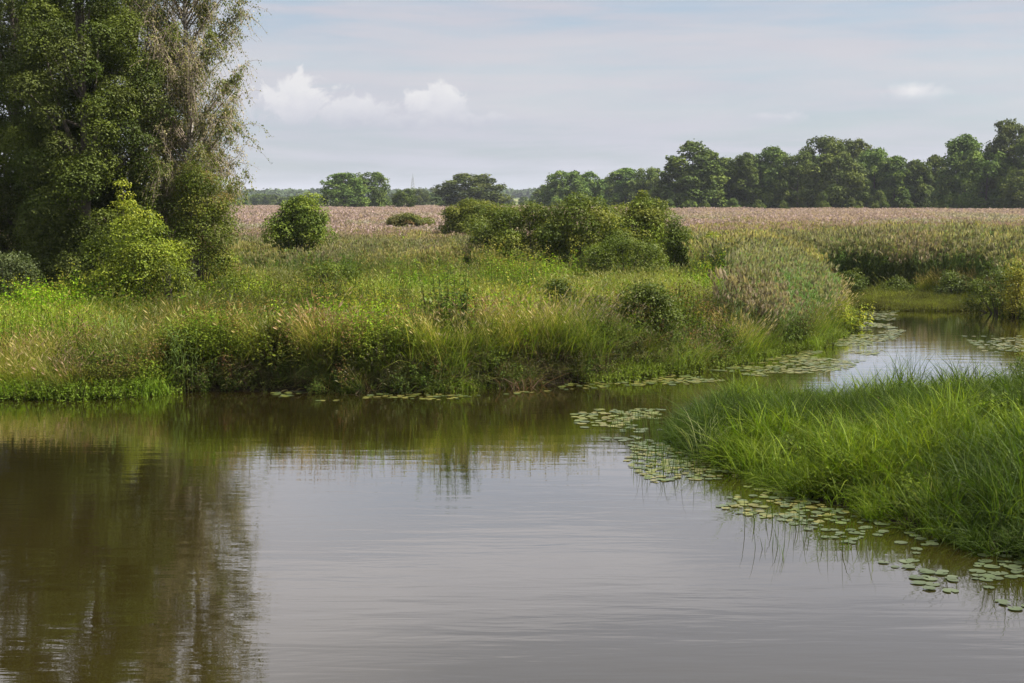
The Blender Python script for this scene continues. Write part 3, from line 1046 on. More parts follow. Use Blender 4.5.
ALD = [(0.056, 0.082, 0.014), (0.075, 0.102, 0.017), (0.044, 0.064, 0.012), (0.10, 0.126, 0.020), (0.080, 0.096, 0.022)]
alder_prof = lambda R: (lambda t: R * (.75 + .45 * sin(pi * min(t * 1.15, 1)) ** .8) * (1 - .55 * max(0, t - .55) / .45))

# the tall wood on the left: alders with foliage to the ground
alders = [
    (-70, 61, 17, 3.4, 'dark alder at the far left edge, its crown leaving the picture'),
    (22, 59, 17.5, 3.0, 'tall dark green alder, leftmost of the big trees on the bank'),
    (88, 55.5, 16.5, 2.7, 'tall dark alder with black shade beneath, behind the lime green vines'),
    (138, 60, 18, 2.3, 'tall dark alder standing against the birch'),
]
for i, (px, Y, h, R, lab) in enumerate(alders):
    X, _ = XY(px, Y)
    tree('alder_tree', lab, 'tree', X, Y, h, 1.0, alder_prof(R), 220, .85, 1800, .088, ALD, .26, seed=100 + i, nl=30, inner=.35)
X, _ = XY(55, 66)
tree('alder_tree', 'dim alder filling the gap behind the two leftmost tall trees', 'tree', X, 66, 15, 2.0, alder_prof(2.4), 130, .9, 800, .13, ALD, .2, seed=140)


def bush(label, x, y, w, h, palette, seed, lsize=.13, per=480, rc=None, d=None, cat='bush', mat=None, group=None, name='bush', ncl=None, z=None, up=.45, spiky=0, flat=.0):
    """w = width, h = height, built as clumps on a dome with stems"""
    lsize *= .66; per *= 2.1
    rng = rngf(seed)
    d = d or w * .7
    rc = (rc or min(w, h) * .2) * .82
    ncl = int((ncl or int(26 + 4 * w)) * 1.5)
    cl = []
    for i in range(ncl):
        a = rng.uniform(0, 2 * pi); t = rng.uniform(0, 1) ** .8
        lob = .74 + .5 * float(vnoise(np.array([a * 1.3 + seed]), np.array([t * 1.5]), seed))
        R = (1 - t ** 3.6) ** .5 * rng.uniform(.5, 1.0) * lob
        cl.append((R * cos(a) * (w / 2 - rc * .7), R * sin(a) * (d / 2 - rc * .7), rc * .6 + t * (h - rc * 1.5) * rng.uniform(.85, 1.02) * (.86 + .22 * float(vnoise(np.array([R * cos(a) * 1.3 + seed]), np.array([R * sin(a) * 1.8]), seed + 5))), rc * rng.uniform(.65, 1.2)))
    if spiky:
        top = sorted(cl, key=lambda c: -c[2])[:max(4, len(cl) // 4)]
        for i in range(spiky):
            b = top[rng.integers(0, len(top))]
            for j in range(2):
                cl.append((b[0] + rng.normal(0, .08), b[1] + rng.normal(0, .08), b[2] + rc * (.7 + .38 * j), rc * (.5 - .1 * j)))
    cl = np.array(cl)
    if z is None:
        z = float(height(np.array([x]), np.array([y]))[0])
    root = empty(name, (x, y, z))
    tag(root, label, cat, group)
    st = []
    for c in cl[rng.permutation(len(cl))[:16]]:
        b = np.array([c[0] * .15, c[1] * .15, -.1])
        st.append(([b, (b + c[:3]) / 2 + np.array([0, 0, .1 * h]) * .3, c[:3]], [.035, .024, .008]))
    v, q = tubes(st, 5)
    mesh_obj('stems', v, [q], M_bark, root, smooth=True)
    v, q, co = clump_leaves(rng, cl, per, lsize, palette, up)
    mesh_obj('foliage', v, [q], mat or M_bush, root, cols=co)
    return root


BUSH = [(0.07, 0.10, 0.014), (0.095, 0.13, 0.017), (0.05, 0.075, 0.012), (0.12, 0.15, 0.02)]
LIME = [(0.19, 0.24, 0.022), (0.23, 0.27, 0.026), (0.14, 0.19, 0.02), (0.26, 0.28, 0.03)]
WILL = [(0.10, 0.125, 0.02), (0.13, 0.15, 0.024), (0.07, 0.095, 0.016), (0.17, 0.18, 0.028)]
RUST = [(0.12, 0.11, 0.035), (0.16, 0.10, 0.04), (0.09, 0.11, 0.03)]


def bush_px(label, px, base_y, top_y, wpx, Y, palette, seed, **kw):
    X, _ = XY(px, Y)
    z = float(height(np.array([X]), np.array([Y]))[0])
    return bush(label, X, Y, wpx * Y / F * 1.22, (ZY(top_y, Y) - z) * 1.03, palette, seed, **kw)


bush_px('low grey green willow bush at the left edge under the alders', 8, 0, 240, 70, 50, [(0.07, .09, .035), (.09, .11, .04), (.055, .075, .025)], 201, lsize=.11)
bush_px('dark shrub in the shade beneath the tall alders', 74, 0, 205, 84, 55.0, ALD, 202, lsize=.12)
bush_px('lime green vine covered mound at the foot of the alders', 138, 0, 208, 100, 50.5, LIME + BUSH[1:], 203, lsize=.13, per=420)
bush_px('narrow spire of lime green vines climbing the alder', 127, 0, 180, 34, 51.6, LIME, 204, lsize=.12, d=1.0, rc=.35, name='climbing_vine', cat='vine')
bush_px('lime and dark green vine thicket bridging the mound and the birch', 170, 0, 232, 56, 51.5, LIME[:1] + BUSH + WILL, 231, lsize=.12)
bush_px('ragged green vine thicket left of the lime mound', 104, 0, 224, 50, 52, LIME[2:3] + BUSH + ALD, 232, lsize=.12)
bush_px('dark green shrub right of the lime vine mound', 172, 0, 246, 34, 49.5, BUSH + WILL, 205, lsize=.11)
bush_px('tangle of green vines with reddish leaves hanging at the foot of the birch', 200, 0, 150, 66, 55, WILL + LIME[2:3] + RUST[:2] + BUSH, 206, lsize=.11, d=2.4, per=520, ncl=100, rc=.55, name='climbing_vine', cat='vine')
bush_px('low reddish and lime leafed shrub right of the birch foot', 226, 0, 240, 34, 55, RUST[:2] + LIME[:2] + WILL, 207, lsize=.10, rc=.4)
bush_px('round bright green bush alone in the meadow, nearest the birch', 302, 0, 189, 64, 72, [(0.10, .15, .02), (.14, .19, .025), (.07, .105, .018), (.18, .22, .03)], 208, lsize=.17, rc=.7, ncl=44, spiky=4)
bush_px('low reddish brown shrub in front of the far reeds', 411, 0, 210, 52, 120, RUST + WILL[:1], 209, lsize=.2)
bush_px('rounded olive green bush standing behind the long willow thicket', 474, 0, 195, 66, 98, WILL + BUSH[2:3], 210, lsize=.2, rc=.8)
# the long willow thicket: separate bushes
bush_px('left end bush of the long willow thicket, small and low', 500, 0, 200, 60, 72, BUSH + WILL, 241, lsize=.16)
bush_px('broad dark willow bush, left half of the long thicket', 532, 0, 194, 108, 70, WILL + BUSH, 212, lsize=.16, rc=.75, ncl=46)
bush_px('broad yellow green willow bush in the middle of the long thicket', 584, 0, 197, 104, 69, WILL[1:] + BUSH[:2], 213, lsize=.16, rc=.75, ncl=50)
bush_px('tallest willow bush at the right of the long thicket', 640, 0, 192, 92, 71, WILL + LIME[2:3], 214, lsize=.16, rc=.75, ncl=54, spiky=5)
bush_px('low dark bush in front of the tallest willow', 626, 0, 232, 84, 63, BUSH[:3] + ALD[3:4], 215, lsize=.14)
bush_px('narrow dark bush closing the right end of the willow thicket', 677, 0, 212, 26, 68, BUSH[:3], 216, lsize=.14, rc=.5)
bush_px('low trailing lime and green shrub right of the willow thicket', 706, 0, 229, 66, 69, LIME[2:] + BUSH, 217, lsize=.15, d=3.0)
# shrubs on the bank itself
bush_px('small dark leaved shrub on the meadow edge, left of the dark alder bush', 558, 0, 268, 38, 39.4, BUSH[:1] + ALD, 218, lsize=.10, rc=.35, z=None)
bush_px('dark green alder bush on the bank crest above the eroded hollow', 646, 0, 276, 64, 38.9, ALD + BUSH[:2], 219, lsize=.11, rc=.42, ncl=48)
bush_px('low olive bush between the two dark bank shrubs', 600, 0, 284, 46, 40, WILL, 220, lsize=.09, rc=.3)
bush_px('dark shrub rising from the left bank edge', 250, 0, 316, 0 + 34, 37, ALD + WILL[:1], 221, lsize=.09, rc=.3)
bush_px('green leafy weed mound in the left meadow', 334, 0, 258, 64, 58, BUSH + LIME[2:3], 222, lsize=.11, rc=.4)
bush_px('bright green weed mound between birch and meadow', 236, 0, 268, 60, 50, LIME[1:3] + BUSH, 223, lsize=.10, rc=.35)
bush_px('dark hanging shrub on the channel bank at the right edge', 1000, 0, 264, 60, 59, BUSH + ALD, 224, lsize=.12)
bush_px('yellow leaved shrub on the channel bank at the right edge', 1016, 0, 258, 26, 57, [(.24, .22, .03), (.17, .19, .03)], 225, lsize=.11, rc=.4)
bush_px('dark bush at the head of the inlet behind the reeds', 850, 0, 268, 34, 69, BUSH + ALD, 226, lsize=.13)
bush_px('low dark green bush on the far channel bank', 898, 0, 276, 40, 69.5, BUSH + ALD, 227, lsize=.13)
bush_px('grey green bush on the far channel bank beside the yellow shrub', 955, 0, 268, 46, 67, [(0.07, .09, .035), (.09, .11, .04)] + BUSH[:2], 228, lsize=.13)
bush_px('tiny dark shrub poking out of the reed field at the right edge', 1021, 0, 217, 9, 118, ALD, 230, lsize=.2)
bush_px('leafy shrub on the near right bank touching the right edge', 1030, 0, 345, 40, 30.5, BUSH + LIME[2:3], 229, lsize=.07, rc=.25)


# ------------------------------------------------------------------ the birch
def birch():
    rng = rngf(300)
    X, Y = XY(188, 57.5)
    z = float(height(np.array([X]), np.array([Y]))[0])
    M_limb = bark_mat('birch_limb', (.11, .085, .06), (.26, .21, .17), 5)
    root = empty('birch_tree', (X, Y, z))
    tag(root, 'tall white barked birch with thin browning drooping foliage', 'tree')
    zs = np.linspace(-.15, 16, 14)
    tr = np.stack([.15 * np.sin(zs * .35) + .02 * zs, .1 * np.cos(zs * .4), zs], 1)
    v, q = tubes([(tr, np.maximum(.19 * (1 - zs / 20), .02))], 10)
    mesh_obj('trunk', v, [q], M_birchbark, root, smooth=True)
    br, st, V, Nn, S, CO, dirs = [], [], [], [], [], [], []
    brown = 1.3 * np.array([(.27, .23, .12), (.22, .20, .10), (.31, .275, .16), (.18, .185, .06)])
    green = 1.25 * np.array([(.085, .11, .03), (.11, .13, .035), (.13, .13, .04)])
    for i in range(140):
        z0 = rng.uniform(1.6, 14.5)
        a = rng.uniform(0, 2 * pi)
        ln = (2.9 - abs(z0 - 8) * .06) * rng.uniform(.7, 1.05)
        p0 = np.array([np.interp(z0, zs, tr[:, 0]), np.interp(z0, zs, tr[:, 1]), z0])
        dv = np.array([cos(a), sin(a), 0])
        p1 = p0 + dv * ln * .45 + np.array([0, 0, ln * .55])
        p2 = p0 + dv * ln * .78 + np.array([0, 0, ln * .85])
        p3 = p0 + dv * ln * .95 + np.array([0, 0, ln * 1.1])
        br.append(([p0, p1, p2, p3], [.03, .02, .011, .005]))
        g = rng.uniform() < (.3 if z0 > 6 else .55)
        ns = int(25 * ln / 2)
        for j in range(ns):
            t = rng.uniform(.12, 1)
            if t < .5: b = p0 + (p1 - p0) * t * 2
            else: b = p1 + (p3 - p1) * (t - .5) * 2 + np.array([0, 0, .15 * ln * (1 - abs(t * 4 - 3))])
            L = rng.uniform(.35, 1.35)
            sdv = dv * rng.uniform(.05, .6) + rng.normal(0, .42, 3) + np.array([0, 0, .25])
            m = 5
            tt = np.linspace(0, 1, m)[:, None]
            pts = b + sdv * tt * L * .9 + np.array([0, 0, -.75]) * (tt ** 2.2) * L
            st.append((pts, np.linspace(.010, .005, m)))
            nl = int(L * (36 if g else 14))
            tl = rng.uniform(.1, 1, nl)
            c = np.stack([np.interp(tl, tt[:, 0], pts[:, k]) for k in range(3)], 1) + rng.normal(0, .07, (nl, 3))
            V.append(c); Nn.append(rng.normal(size=(nl, 3)) + np.array([0, 0, .2]))
            S.append(rng.uniform(.045, .085, nl) * (1.25 if g else 1))
            gg = g or rng.uniform() < .16
            pal = green if gg else brown
            CO.append(pal[rng.integers(0, len(pal), nl)] * rng.uniform(.75, 1.25, (nl, 1)))
    v, q = tubes(br, 6)
    mesh_obj('limbs', v, [q], M_limb, root, smooth=True)
    v, q = tubes(st, 3)
    tw = mesh_obj('twigs', v, [q], bark_mat('birch_twig', (.17, .13, .10), (.32, .26, .21)), root)
    c = np.concatenate(V); nr = np.concatenate(Nn); s_ = np.concatenate(S); co = np.concatenate(CO)
    v, q = leaf_quads(c, nr, s_, rng, .7, updir=np.array([0, 0, -1.0]))
    mesh_obj('crown', v, [q], M_birch, root, cols=np.repeat(co, 4, 0))


birch()

# ------------------------------------------------------------------ distant trees: shared crowns, each tree its own object
FARP = [(0.064, 0.1, 0.016), (0.085, 0.122, 0.02), (0.115, 0.15, 0.025), (0.047, 0.072, 0.015)]


def far_proto(seed, kind):
    rng = rngf(seed)
    if kind == 'alder':       # tall, slightly conical top
        prof = lambda t: 4.0 * (1 - t ** 3.4) ** .5 + 1.0
        cl = envelope_clumps(rng, 130, 1.0, 14.8, prof, 1.2, inner=.2, tp=.75)
    elif kind == 'round':
        prof = lambda t: 5.6 * (1 - (abs(t - .4) / .62) ** 2.2) ** .5 if abs(t - .4) < .62 else .6
        cl = envelope_clumps(rng, 110, 1.0, 14.2, lambda t: 5.2 * max(0, 1 - (abs(t - .42) / .62) ** 2.6) ** .5 + 1.0, 1.3, inner=.2, tp=.75)
    else:                     # shrub
        prof = lambda t: 5.0 * (1 - t ** 2.0) ** .5 if t < 1 else .3
        cl = envelope_clumps(rng, 60, .8, 13.5, prof, 1.6)
    tv, tq = limbs(rng, 13, .28, cl, 10, sides=5)
    v, q, co = clump_leaves(rng, cl, 130, .42, FARP, .35, 1.0, .8)
    tm = mesh_obj('trunk', tv, [tq], M_bark, link=False).data
    cm = mesh_obj('crown', v, [q], M_far, cols=co, link=False).data
    for o in [o for o in bpy.data.objects if o.users == 0 and o.data in (tm, cm)]:
        bpy.data.objects.remove(o)
    return tm, cm


PRO = {k: [far_proto(400 + 10 * j + i, k) for i in range(4)] for j, k in enumerate(('alder', 'round', 'shrub'))}
fr_ = rngf(77)


def far_tree(px, top_y, wpx, Y, kind, label, group=None, name='distant_tree', cat='tree', v=None):
    X, _ = XY(px, Y)
    z = float(height(np.array([X]), np.array([Y]))[0])
    h = ZY(top_y, Y) - z
    w = wpx * Y / F
    tm, cm = PRO[kind][fr_.integers(0, 4) if v is None else v]
    root = empty(name, (X, Y, z), fr_.uniform(0, 6.28))
    nat = {'alder': 9.2, 'round': 11.4, 'shrub': 10.5}[kind]
    w *= 1.4
    root.scale = (w / nat, w / nat, h / 15.2)
    tag(root, label, cat, group)
    for nm, me in (('trunk', tm), ('crown', cm)):
        o = bpy.data.objects.new(nm, me)
        C.objects.link(o)
        o.parent = root
    return root


LINE = [  # px, top, width, distance, kind, label
    (345, 171, 36, 430, 'round', 'large round tree, left of the pair on the left horizon'),
    (369, 170, 32, 440, 'round', 'large round tree, right of the pair on the left horizon'),
    (405, 187, 18, 400, 'round', 'small brownish tree right of the pair of round trees'),
    (420, 188, 16, 620, 'round', 'small bluish tree below the far mast'),
    (471, 172, 52, 450, 'round', 'single broad dome shaped tree behind the meadow'),
    (450, 190, 20, 520, 'shrub', 'low tree touching the left side of the dome shaped tree'),
    (566, 169, 34, 430, 'round', 'broad tree at the left end of the right hand wood'),
    (588, 172, 30, 440, 'alder', 'second tree from the left end of the right hand wood'),
    (604, 175, 24, 470, 'round', 'low tree between the leftmost group and the next taller pair'),
    (625, 168, 32, 430, 'alder', 'dark tree, left of the pair just left of the tallest lone crown'),
    (648, 166, 32, 420, 'round', 'dark tree, right of the pair just left of the tallest lone crown'),
    (692, 142, 46, 360, 'alder', 'tall crown standing well above its neighbours, above the willow thicket'),
    (672, 170, 32, 365, 'round', 'low dark tree left of the tall standing crown'),
    (724, 158, 30, 370, 'alder', 'pointed tree right of the tall standing crown'),
    (746, 153, 30, 365, 'alder', 'pointed narrow tree, the taller of two spires'),
    (770, 147, 34, 365, 'alder', 'pale pointed tree at the left foot of the big dome of trees'),
    (796, 150, 32, 360, 'round', 'pale green tree before the left side of the dome of trees'),
    (822, 134, 44, 375, 'round', 'highest crown of the dome of trees, left one'),
    (848, 136, 40, 380, 'round', 'highest crown of the dome of trees, right one'),
    (836, 150, 46, 350, 'round', 'big light green tree bulging forward from the wood'),
    (872, 146, 34, 370, 'round', 'tree on the right shoulder of the dome of trees'),
    (893, 156, 30, 365, 'alder', 'tree right of the dome where the wood gets lower'),
    (913, 160, 28, 365, 'alder', 'medium tree in the low saddle of the wood'),
    (932, 155, 24, 370, 'alder', 'slim tree poking up in the low saddle of the wood'),
    (963, 135, 40, 350, 'alder', 'tall pointed dark tree second from the right edge'),
    (984, 148, 40, 335, 'round', 'grey green bulging tree in front of the right end of the wood'),
    (1010, 117, 44, 340, 'round', 'tallest tree at the right edge of the picture'),
    (1036, 128, 44, 330, 'round', 'tree cut off by the right edge of the picture'),
    (1020, 165, 36, 322, 'shrub', 'low rounded tree in front of the tallest right edge tree'),
]
for a in LINE:
    far_tree(*a[:5], a[5], 'trees of the wood beyond the reed field')
for px in range(664, 1044, 17):
    j = fr_.uniform(-5, 5)
    top = np.interp(px, [660, 700, 740, 800, 850, 900, 940, 980, 1040], [176, 160, 160, 152, 146, 160, 162, 148, 140]) + fr_.uniform(2, 16)
    far_tree(px + j, top, fr_.uniform(28, 38), fr_.uniform(375, 400), 'round', 'dark tree in the closed back row of the wood, hidden in part by its neighbours', 'trees in the back row of the wood')
for px in range(552, 664, 16):
    far_tree(px + fr_.uniform(-4, 4), fr_.uniform(174, 184), fr_.uniform(22, 30), fr_.uniform(450, 480), 'round', 'dark lower tree in the back row at the left end of the wood', 'low back row trees at the left end of the wood')
for px, top, w in [(668, 197, 14), (704, 198, 12), (731, 196, 16), (757, 198, 14), (782, 199, 12), (850, 196, 14), (905, 198, 16), (940, 198, 14), (975, 199, 14), (1005, 197, 16)]:
    far_tree(px, top, w, 335, 'shrub', 'low undergrowth shrub along the foot of the wood', 'shrubs along the foot of the wood', 'undergrowth_shrub', 'bush')
far_tree(877, 187, 17, 332, 'shrub', 'small bright green round shrub at the foot of the wood', None, 'undergrowth_shrub', 'bush', 1)
far_tree(822, 188, 13, 334, 'shrub', 'small pale shrub at the foot of the light green tree', None, 'undergrowth_shrub', 'bush', 2)
# small trees on the left horizon
for px, top, w, Y in [(288, 196, 18, 760), (272, 194, 16, 820), (262, 193, 16, 840), (250, 195, 14, 880), (302, 195, 16, 800), (318, 193, 16, 760), (382, 192, 14, 700), (395, 193, 12, 760), (434, 192, 12, 700), (498, 197, 12, 1000), (508, 198, 12, 1050), (524, 196, 9, 800), (534, 195, 9, 760), (240, 199, 16, 800)]:
    far_tree(px, top, w, Y, 'round', 'small bluish tree far off on the left horizon', 'small far trees on the left horizon')

# wooded ridge on the horizon (reads as one mass)
rr = rngf(9)
cl = []
for k in range(900):
    px = rr.uniform(150, 680)
    Y = rr.uniform(1500, 2500)
    X, _ = XY(px, Y)
    if fbm(X / 150, Y / 130, 3) < .45:
        continue
    z = float(height(np.array([X]), np.array([Y]))[0])
    cl.append((X, Y, z + 4, rr.uniform(7, 10)))
v, q, co = clump_leaves(rr, cl, 1.6, 4.5, [(.04, .06, .022), (.05, .07, .025)], .5, .8, .8)
tag(mesh_obj('distant_woodland', v, [q], M_far, cols=co), 'far wooded ridge on the left horizon', None, None, 'stuff')


def mast():
    X, Y = XY(413.5, 1200)
    z = float(height(np.array([X]), np.array([Y]))[0])
    H = ZY(178, Y) - z
    root = empty('radio_mast', (X, Y, z)); tag(root, 'thin grey lattice mast far off above the small horizon trees', 'mast')
    ps = []
    def w(t): return 2.2 * (1 - t) + .5
    for sx, sy in ((1, 1), (1, -1), (-1, 1), (-1, -1)):
        ps.append(([(sx * w(0), sy * w(0), 0), (sx * w(1), sy * w(1), H)], [.2, .15]))
    n = 10
    for i in range(n):
        a, b = i / n, (i + 1) / n
        for s in (-1, 1):
            ps.append(([(-w(a), s * w(a), a * H), (w(b), s * w(b), b * H)], [.14, .14]))
            ps.append(([(s * w(a), w(a), a * H), (s * w(b), -w(b), b * H)], [.14, .14]))
    v, q = tubes(ps, 4)
    m = bark_mat('galvanised_steel', (.2, .21, .23), (.3, .31, .33))
    mesh_obj('lattice_tower', v, [q], m, root)
    v, q = tubes([([(0, 0, H), (0, 0, H + 4)], [.25, .12])], 5)
    mesh_obj('antenna', v, [q], m, root)


mast()

# ------------------------------------------------------------------ single plants one can tell apart on the banks


def plant(name, label, cat, px, py, zg, geo, scale=1.0, lean=(0, 0), tint=(1, 1, 1), Y=None):
    if Y is None:
        X, Yy = P(px, py, zg)
    else:
        X, Yy = XY(px, Y)
    z = max(0.0, float(height(np.array([X]), np.array([Yy]))[0]))
    v, q, co = geo
    o = mesh_obj(name, v, [q], M_plant, cols=co * np.asarray(tint))
    o.location = (X, Yy, z); o.scale = (scale,) * 3; o.rotation_euler = (lean[0], lean[1], 0)
    tag(o, label, cat)
    return o


rp = rngf(500)
LG = [(0.13, 0.18, 0.03), (0.16, 0.2, 0.035), (0.10, 0.15, 0.025)]
YG = [(.22, .24, .03), (.26, .26, .035), (.17, .22, .03)]
plant('reed_tuft', 'upright pale green reed tuft at the waterline below the alders', 'reed', 183, 391, 0, reed(rp, 20, .38, 1.0, 1.6, plume=False, cols=((.13, .18, .05), (.10, .15, .04))), 1.0)
plant('reed_tuft', 'loose green reed tuft standing in the left cove', 'reed', 112, 380, 0, reed(rp, 14, .5, .9, 1.4, plume=False, cols=((.11, .16, .04),)), 1.0)
plant('willowherb', 'tall lime leaved willowherb column rising above the middle of the bank', 'plant', 438, 0, 0, forb(rp, 16, .35, 1.9, 44, .15, LG + GREEN[:1]), 1.3, Y=37.6)
plant('nettle_clump', 'dark nettle column falling to the water below the willowherb', 'plant', 450, 388, 0.0, forb(rp, 24, .42, 1.75, 44, .16, DEEP), 1.22, Y=35.7)
plant('sedge_tussock', 'light green sedge tussock at the waterline below the nettles', 'sedge', 454, 389, 0, blades(rp, 170, .45, .45, .95, .013, .7, LG, seg=4, lean=.3), 1.0)
plant('sedge_tussock', 'yellow green grass tussock hanging over the bank, left of the red brown hollow', 'sedge', 592, 379, 0, blades(rp, 230, .38, .9, 1.45, .012, .8, LG + GREEN, seg=4, lean=.2), 1.2, Y=36.75)
plant('sedge_tussock', 'green grass tussock hanging over the bank beside the red brown hollow', 'sedge', 560, 380, 0, blades(rp, 170, .35, .8, 1.3, .012, .8, GREEN + LG, seg=4, lean=.2), 1.1, Y=36.5)
plant('sedge_tussock', 'wide yellow green sedge tussock at the start of the promontory', 'sedge', 672, 370, 0, blades(rp, 260, .7, .6, 1.1, .014, .8, LG + YG[2:], seg=4, lean=.35), 1.25)
plant('sedge_tussock', 'tall lime sedge tussock halfway along the promontory shore', 'sedge', 727, 360, 0, blades(rp, 260, .65, .7, 1.25, .014, .75, LG + YG[2:], seg=4, lean=.3), 1.25)
plant('sedge_tussock', 'soft straw tipped sedge tussock below the tall reeds', 'sedge', 700, 352, .3, blades(rp, 220, .6, .6, 1.1, .014, .6, LG + STRAW[1:], seg=4, lean=.3, heads=40), 1.0)
plant('loosestrife', 'round yellow green plant at the tip of the reed promontory', 'plant', 838, 326, .1, forb(rp, 46, .8, .8, 28, .14, YG), 1.35)
plant('sedge_tussock', 'low lime sedge tussock beside the yellow green plant on the promontory', 'sedge', 815, 340, .05, blades(rp, 200, .6, .4, .8, .014, .8, LG, seg=4, lean=.4), 1.0)
plant('sweet_grass', 'pale arching grass clump leaning over the lily pads on the near right bank', 'grass plant', 706, 452, .1, blades(rp, 36, .3, .8, 1.25, .017, .8, [(.17, .21, .07), (.2, .22, .09)], seg=5, lean=.3), 1.0)
plant('sweet_grass', 'bright yellow green grass clump at the front of the near right bank', 'grass plant', 768, 470, .1, blades(rp, 80, .4, .7, 1.1, .015, .7, [(.17, .22, .04), (.14, .19, .03)], seg=5, lean=.35), 1.0)
plant('sweet_grass', 'tall rush clump sticking up at the back of the near right bank', 'grass plant', 905, 386, .2, blades(rp, 40, .3, 1.0, 1.4, .014, .25, DEEP, seg=4, lean=.15), 1.0)

# lower roots and dead stems in the eroded hollow
plant('bare_roots', 'red brown tangle of roots and dead stems in the eroded hollow', 'roots', 642, 374, .05, blades(rp, 150, .55, .25, .6, .022, 1.0, [(.09, .05, .035), (.06, .035, .025)], seg=3, lean=.9), 1.0, Y=38.6)
plant('bare_roots', 'red brown dead stems at the waterline left of the yellow green tussock', 'roots', 515, 384, .05, blades(rp, 170, .7, .3, .7, .018, .9, [(.14, .085, .06), (.10, .06, .045), (.1, .09, .05)], seg=3, lean=.8), 1.0)

# ------------------------------------------------------------------ lily pads


def pad_geo(rng, r, cx, cy, z, tilt=.018):
    n = 14
    a0 = rng.uniform(0, 2 * pi); gap = rng.uniform(.10, .3)
    an = a0 + gap + np.linspace(0, 2 * pi - 2 * gap, n)
    el = rng.uniform(.85, 1.0); rot = rng.uniform(0, pi)
    wob = 1 + .04 * np.sin(an * 3 + rng.uniform(0, 6))
    ex, ey = np.cos(an) * r * wob, np.sin(an) * r * el * wob
    x = ex * cos(rot) - ey * sin(rot); y = ex * sin(rot) + ey * cos(rot)
    tx, ty = rng.normal(0, tilt, 2)
    zz = z + .003 + np.abs(x * tx + y * ty) + rng.uniform(0, .008 if rng.uniform() < .2 else .002, n)
    nx, ny = cos(a0 + rot) * r * .12, sin(a0 + rot) * r * .12
    v = [(cx + nx, cy + ny, z)] + [(cx + p, cy + q_, w_) for p, q_, w_ in zip(x, y, zz)]
    f = [(0, i, i + 1) for i in range(1, n)]
    return np.array(v), np.array(f)


PADC = .52 * np.array([(.21, .20, .055), (.17, .21, .05), (.20, .22, .05), (.14, .19, .06), (.12, .16, .07), (.24, .23, .06)])
PADG = .46 * np.array([(.13, .17, .075), (.15, .19, .09), (.11, .15, .06)])
rl = rngf(900)
pads = []


def pads_in(poly_px, dens, pal, smin=.07, smax=.145, thr=.0, seed=0, keep=None):
    dens *= 3.4; smin *= .68; smax *= .76
    """pads within an outline given on the water, dens per m2"""
    pg = np.array([P(a, b) for a, b in poly_px])
    lo, hi = pg.min(0), pg.max(0)
    m = int((hi[0] - lo[0]) * (hi[1] - lo[1]) * dens)
    x = rl.uniform(lo[0], hi[0], m); y = rl.uniform(lo[1], hi[1], m)
    s = sdist(pg, x, y)
    k = (s > 0) & (fbm(x / 1.4, y / 1.4, 60 + seed) > thr) & (sdist(A, x, y) < .15) & (sdist(B, x, y) < .1)
    for a, b in zip(x[k], y[k]):
        pads.append((a, b, rl.uniform(smin, smax), pal[rl.integers(0, len(pal))] * rl.uniform(.8, 1.2)))


pads_in([(180, 390), (440, 390), (440, 396), (560, 388), (560, 391), (430, 401), (300, 402), (210, 399)], 9, PADC, seed=1, thr=.55)
pads_in([(560, 384), (650, 376), (700, 374), (700, 384), (560, 390)], 6, PADC, seed=2, thr=.45)
pads_in([(610, 392), (665, 376), (720, 366), (800, 352), (850, 336), (866, 320), (905, 330), (880, 352), (850, 368), (800, 378), (700, 382), (620, 386)], 16, PADC, .07, .15, seed=3, thr=.42)
pads_in([(570, 415), (600, 409), (662, 409), (662, 426), (640, 430), (575, 424)], 15, PADC, seed=4, thr=.3)
pads_in([(545, 430), (600, 426), (664, 430), (700, 462), (660, 452), (600, 442)], 7, PADG, seed=5, thr=.42)
pads_in([(635, 436), (700, 458), (780, 485), (850, 508), (838, 530), (770, 520), (700, 505), (650, 482), (625, 462)], 17, PADC, .06, .13, seed=6, thr=.38)
pads_in([(780, 488), (840, 508), (930, 538), (910, 566), (830, 540), (780, 520)], 11, PADG, .06, .12, seed=7, thr=.36)
pads_in([(900, 530), (1030, 562), (1080, 600), (1080, 640), (1000, 606), (930, 590), (880, 562)], 11, PADG, .07, .14, seed=8, thr=.42)
pads_in([(845, 294), (960, 298), (960, 301), (845, 301)], 6, PADG * 1.3, .12, .2, seed=9, thr=.1)
pads_in([(960, 336), (1080, 336), (1080, 352), (985, 352)], 7, PADC, seed=10, thr=.42)
pads_in([(840, 306), (900, 308), (890, 330), (866, 325)], 7, PADC, seed=11, thr=.4)
# thin the overlaps
pads.sort(key=lambda p: math.hypot(p[0], p[1]))
kept, cells = [], {}
for p in pads:
    key = (int(p[0] / .3), int(p[1] / .3)); ok = True
    for dx in (-1, 0, 1):
        for dy in (-1, 0, 1):
            for o in cells.get((key[0] + dx, key[1] + dy), ()):
                if math.hypot(o[0] - p[0], o[1] - p[1]) < .56 * (o[2] + p[2]):
                    ok = False
    if ok:
        cells.setdefault(key, []).append(p); kept.append(p)
pads = kept
inview = [p for p in pads if 0 < pxof(p[0], p[1]) < W and HORIZ + CAMZ * F / p[1] < Hh]
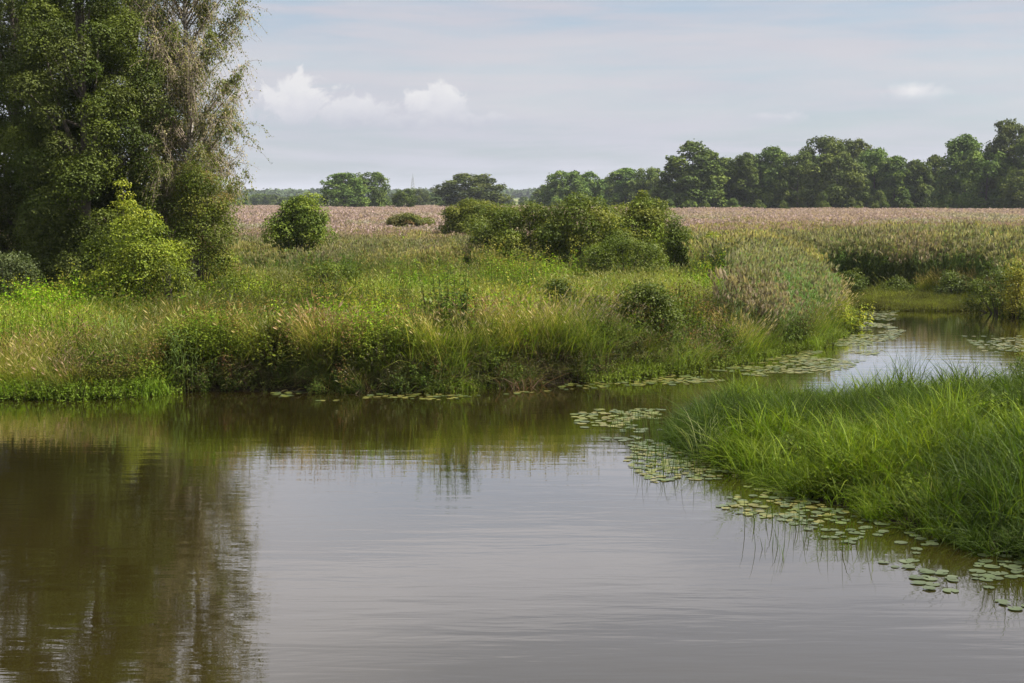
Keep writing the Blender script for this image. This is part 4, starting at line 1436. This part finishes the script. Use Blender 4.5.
# the largest in the picture first: 290 as objects
inview.sort(key=lambda p: -(p[2] / p[1]) ** 2 / p[1])
solo = inview[:290]
sid = set(id(p) for p in solo)
for i, (a, b, r, c) in enumerate(solo):
    v, f = pad_geo(rl, r, 0, 0, 0)
    o = mesh_obj('lily_pad', v, [f], M_pad, cols=np.ones((len(v), 1)) * c)
    o.location = (a, b, .003 + .0016 * (i % 6))
    px, py = pxof(a, b), HORIZ + CAMZ * F / b
    if px > 880 and py > 500: lab, g = 'small lily pad floating off the darkest end of the right bank', 'lily pads at the lower right'
    elif px > 770 and py > 470: lab, g = 'small lily pad floating in the shade along the right bank', 'lily pads along the shaded right bank'
    elif py > 430: lab, g = 'small lily pad in the dense raft off the tip of the right bank', 'lily pads in the raft off the right bank tip'
    elif py > 400: lab, g = 'lily pad in the patch between the far bank and the right bank tip', 'lily pads in the patch in the narrows'
    else: lab, g = 'lily pad floating along the far shore', 'lily pads along the far shore'
    tag(o, lab, 'lily pad', g)
V, Fq, Cc, off = [], [], [], 0
for j, p in enumerate(pads):
    if id(p) in sid:
        continue
    v, f = pad_geo(rl, p[2], p[0], p[1], .003 + .0016 * (j % 6))
    V.append(v); Fq.append(f + off); off += len(v); Cc.append(np.ones((len(v), 1)) * p[3])
print('pads', len(pads), 'solo', len(solo))
if V:
    tag(mesh_obj('lily_pads', np.concatenate(V), [np.concatenate(Fq)], M_pad, cols=np.concatenate(Cc)), 'far rafts of small lily pads on the river', None, None, 'stuff')

# ------------------------------------------------------------------ the air


def haze():
    x0, x1, y0, y1, z0, z1 = -9100, 9100, -3100, 9100, -3.0, 75.0
    v = [(x, y, z) for z in (z0, z1) for y in (y0, y1) for x in (x0, x1)]
    f = np.array([(0, 2, 3, 1), (4, 5, 7, 6), (0, 1, 5, 4), (2, 6, 7, 3), (0, 4, 6, 2), (1, 3, 7, 5)])
    m = bpy.data.materials.new('thin_air')
    m.use_nodes = True
    nt = m.node_tree
    nt.nodes.clear()
    out = nt.nodes.new('ShaderNodeOutputMaterial')
    pv = nt.nodes.new('ShaderNodeVolumePrincipled')
    pv.inputs['Color'].default_value = (.80, .87, 1.0, 1)
    pv.inputs['Density'].default_value = HAZE
    pv.inputs['Anisotropy'].default_value = .3
    nt.links.new(pv.outputs[0], out.inputs['Volume'])
    o = mesh_obj('haze', np.array(v, float), [f], m)
    tag(o, 'thin bluish summer haze over the far country', None, None, 'stuff')


HAZE = 0.0001
haze()
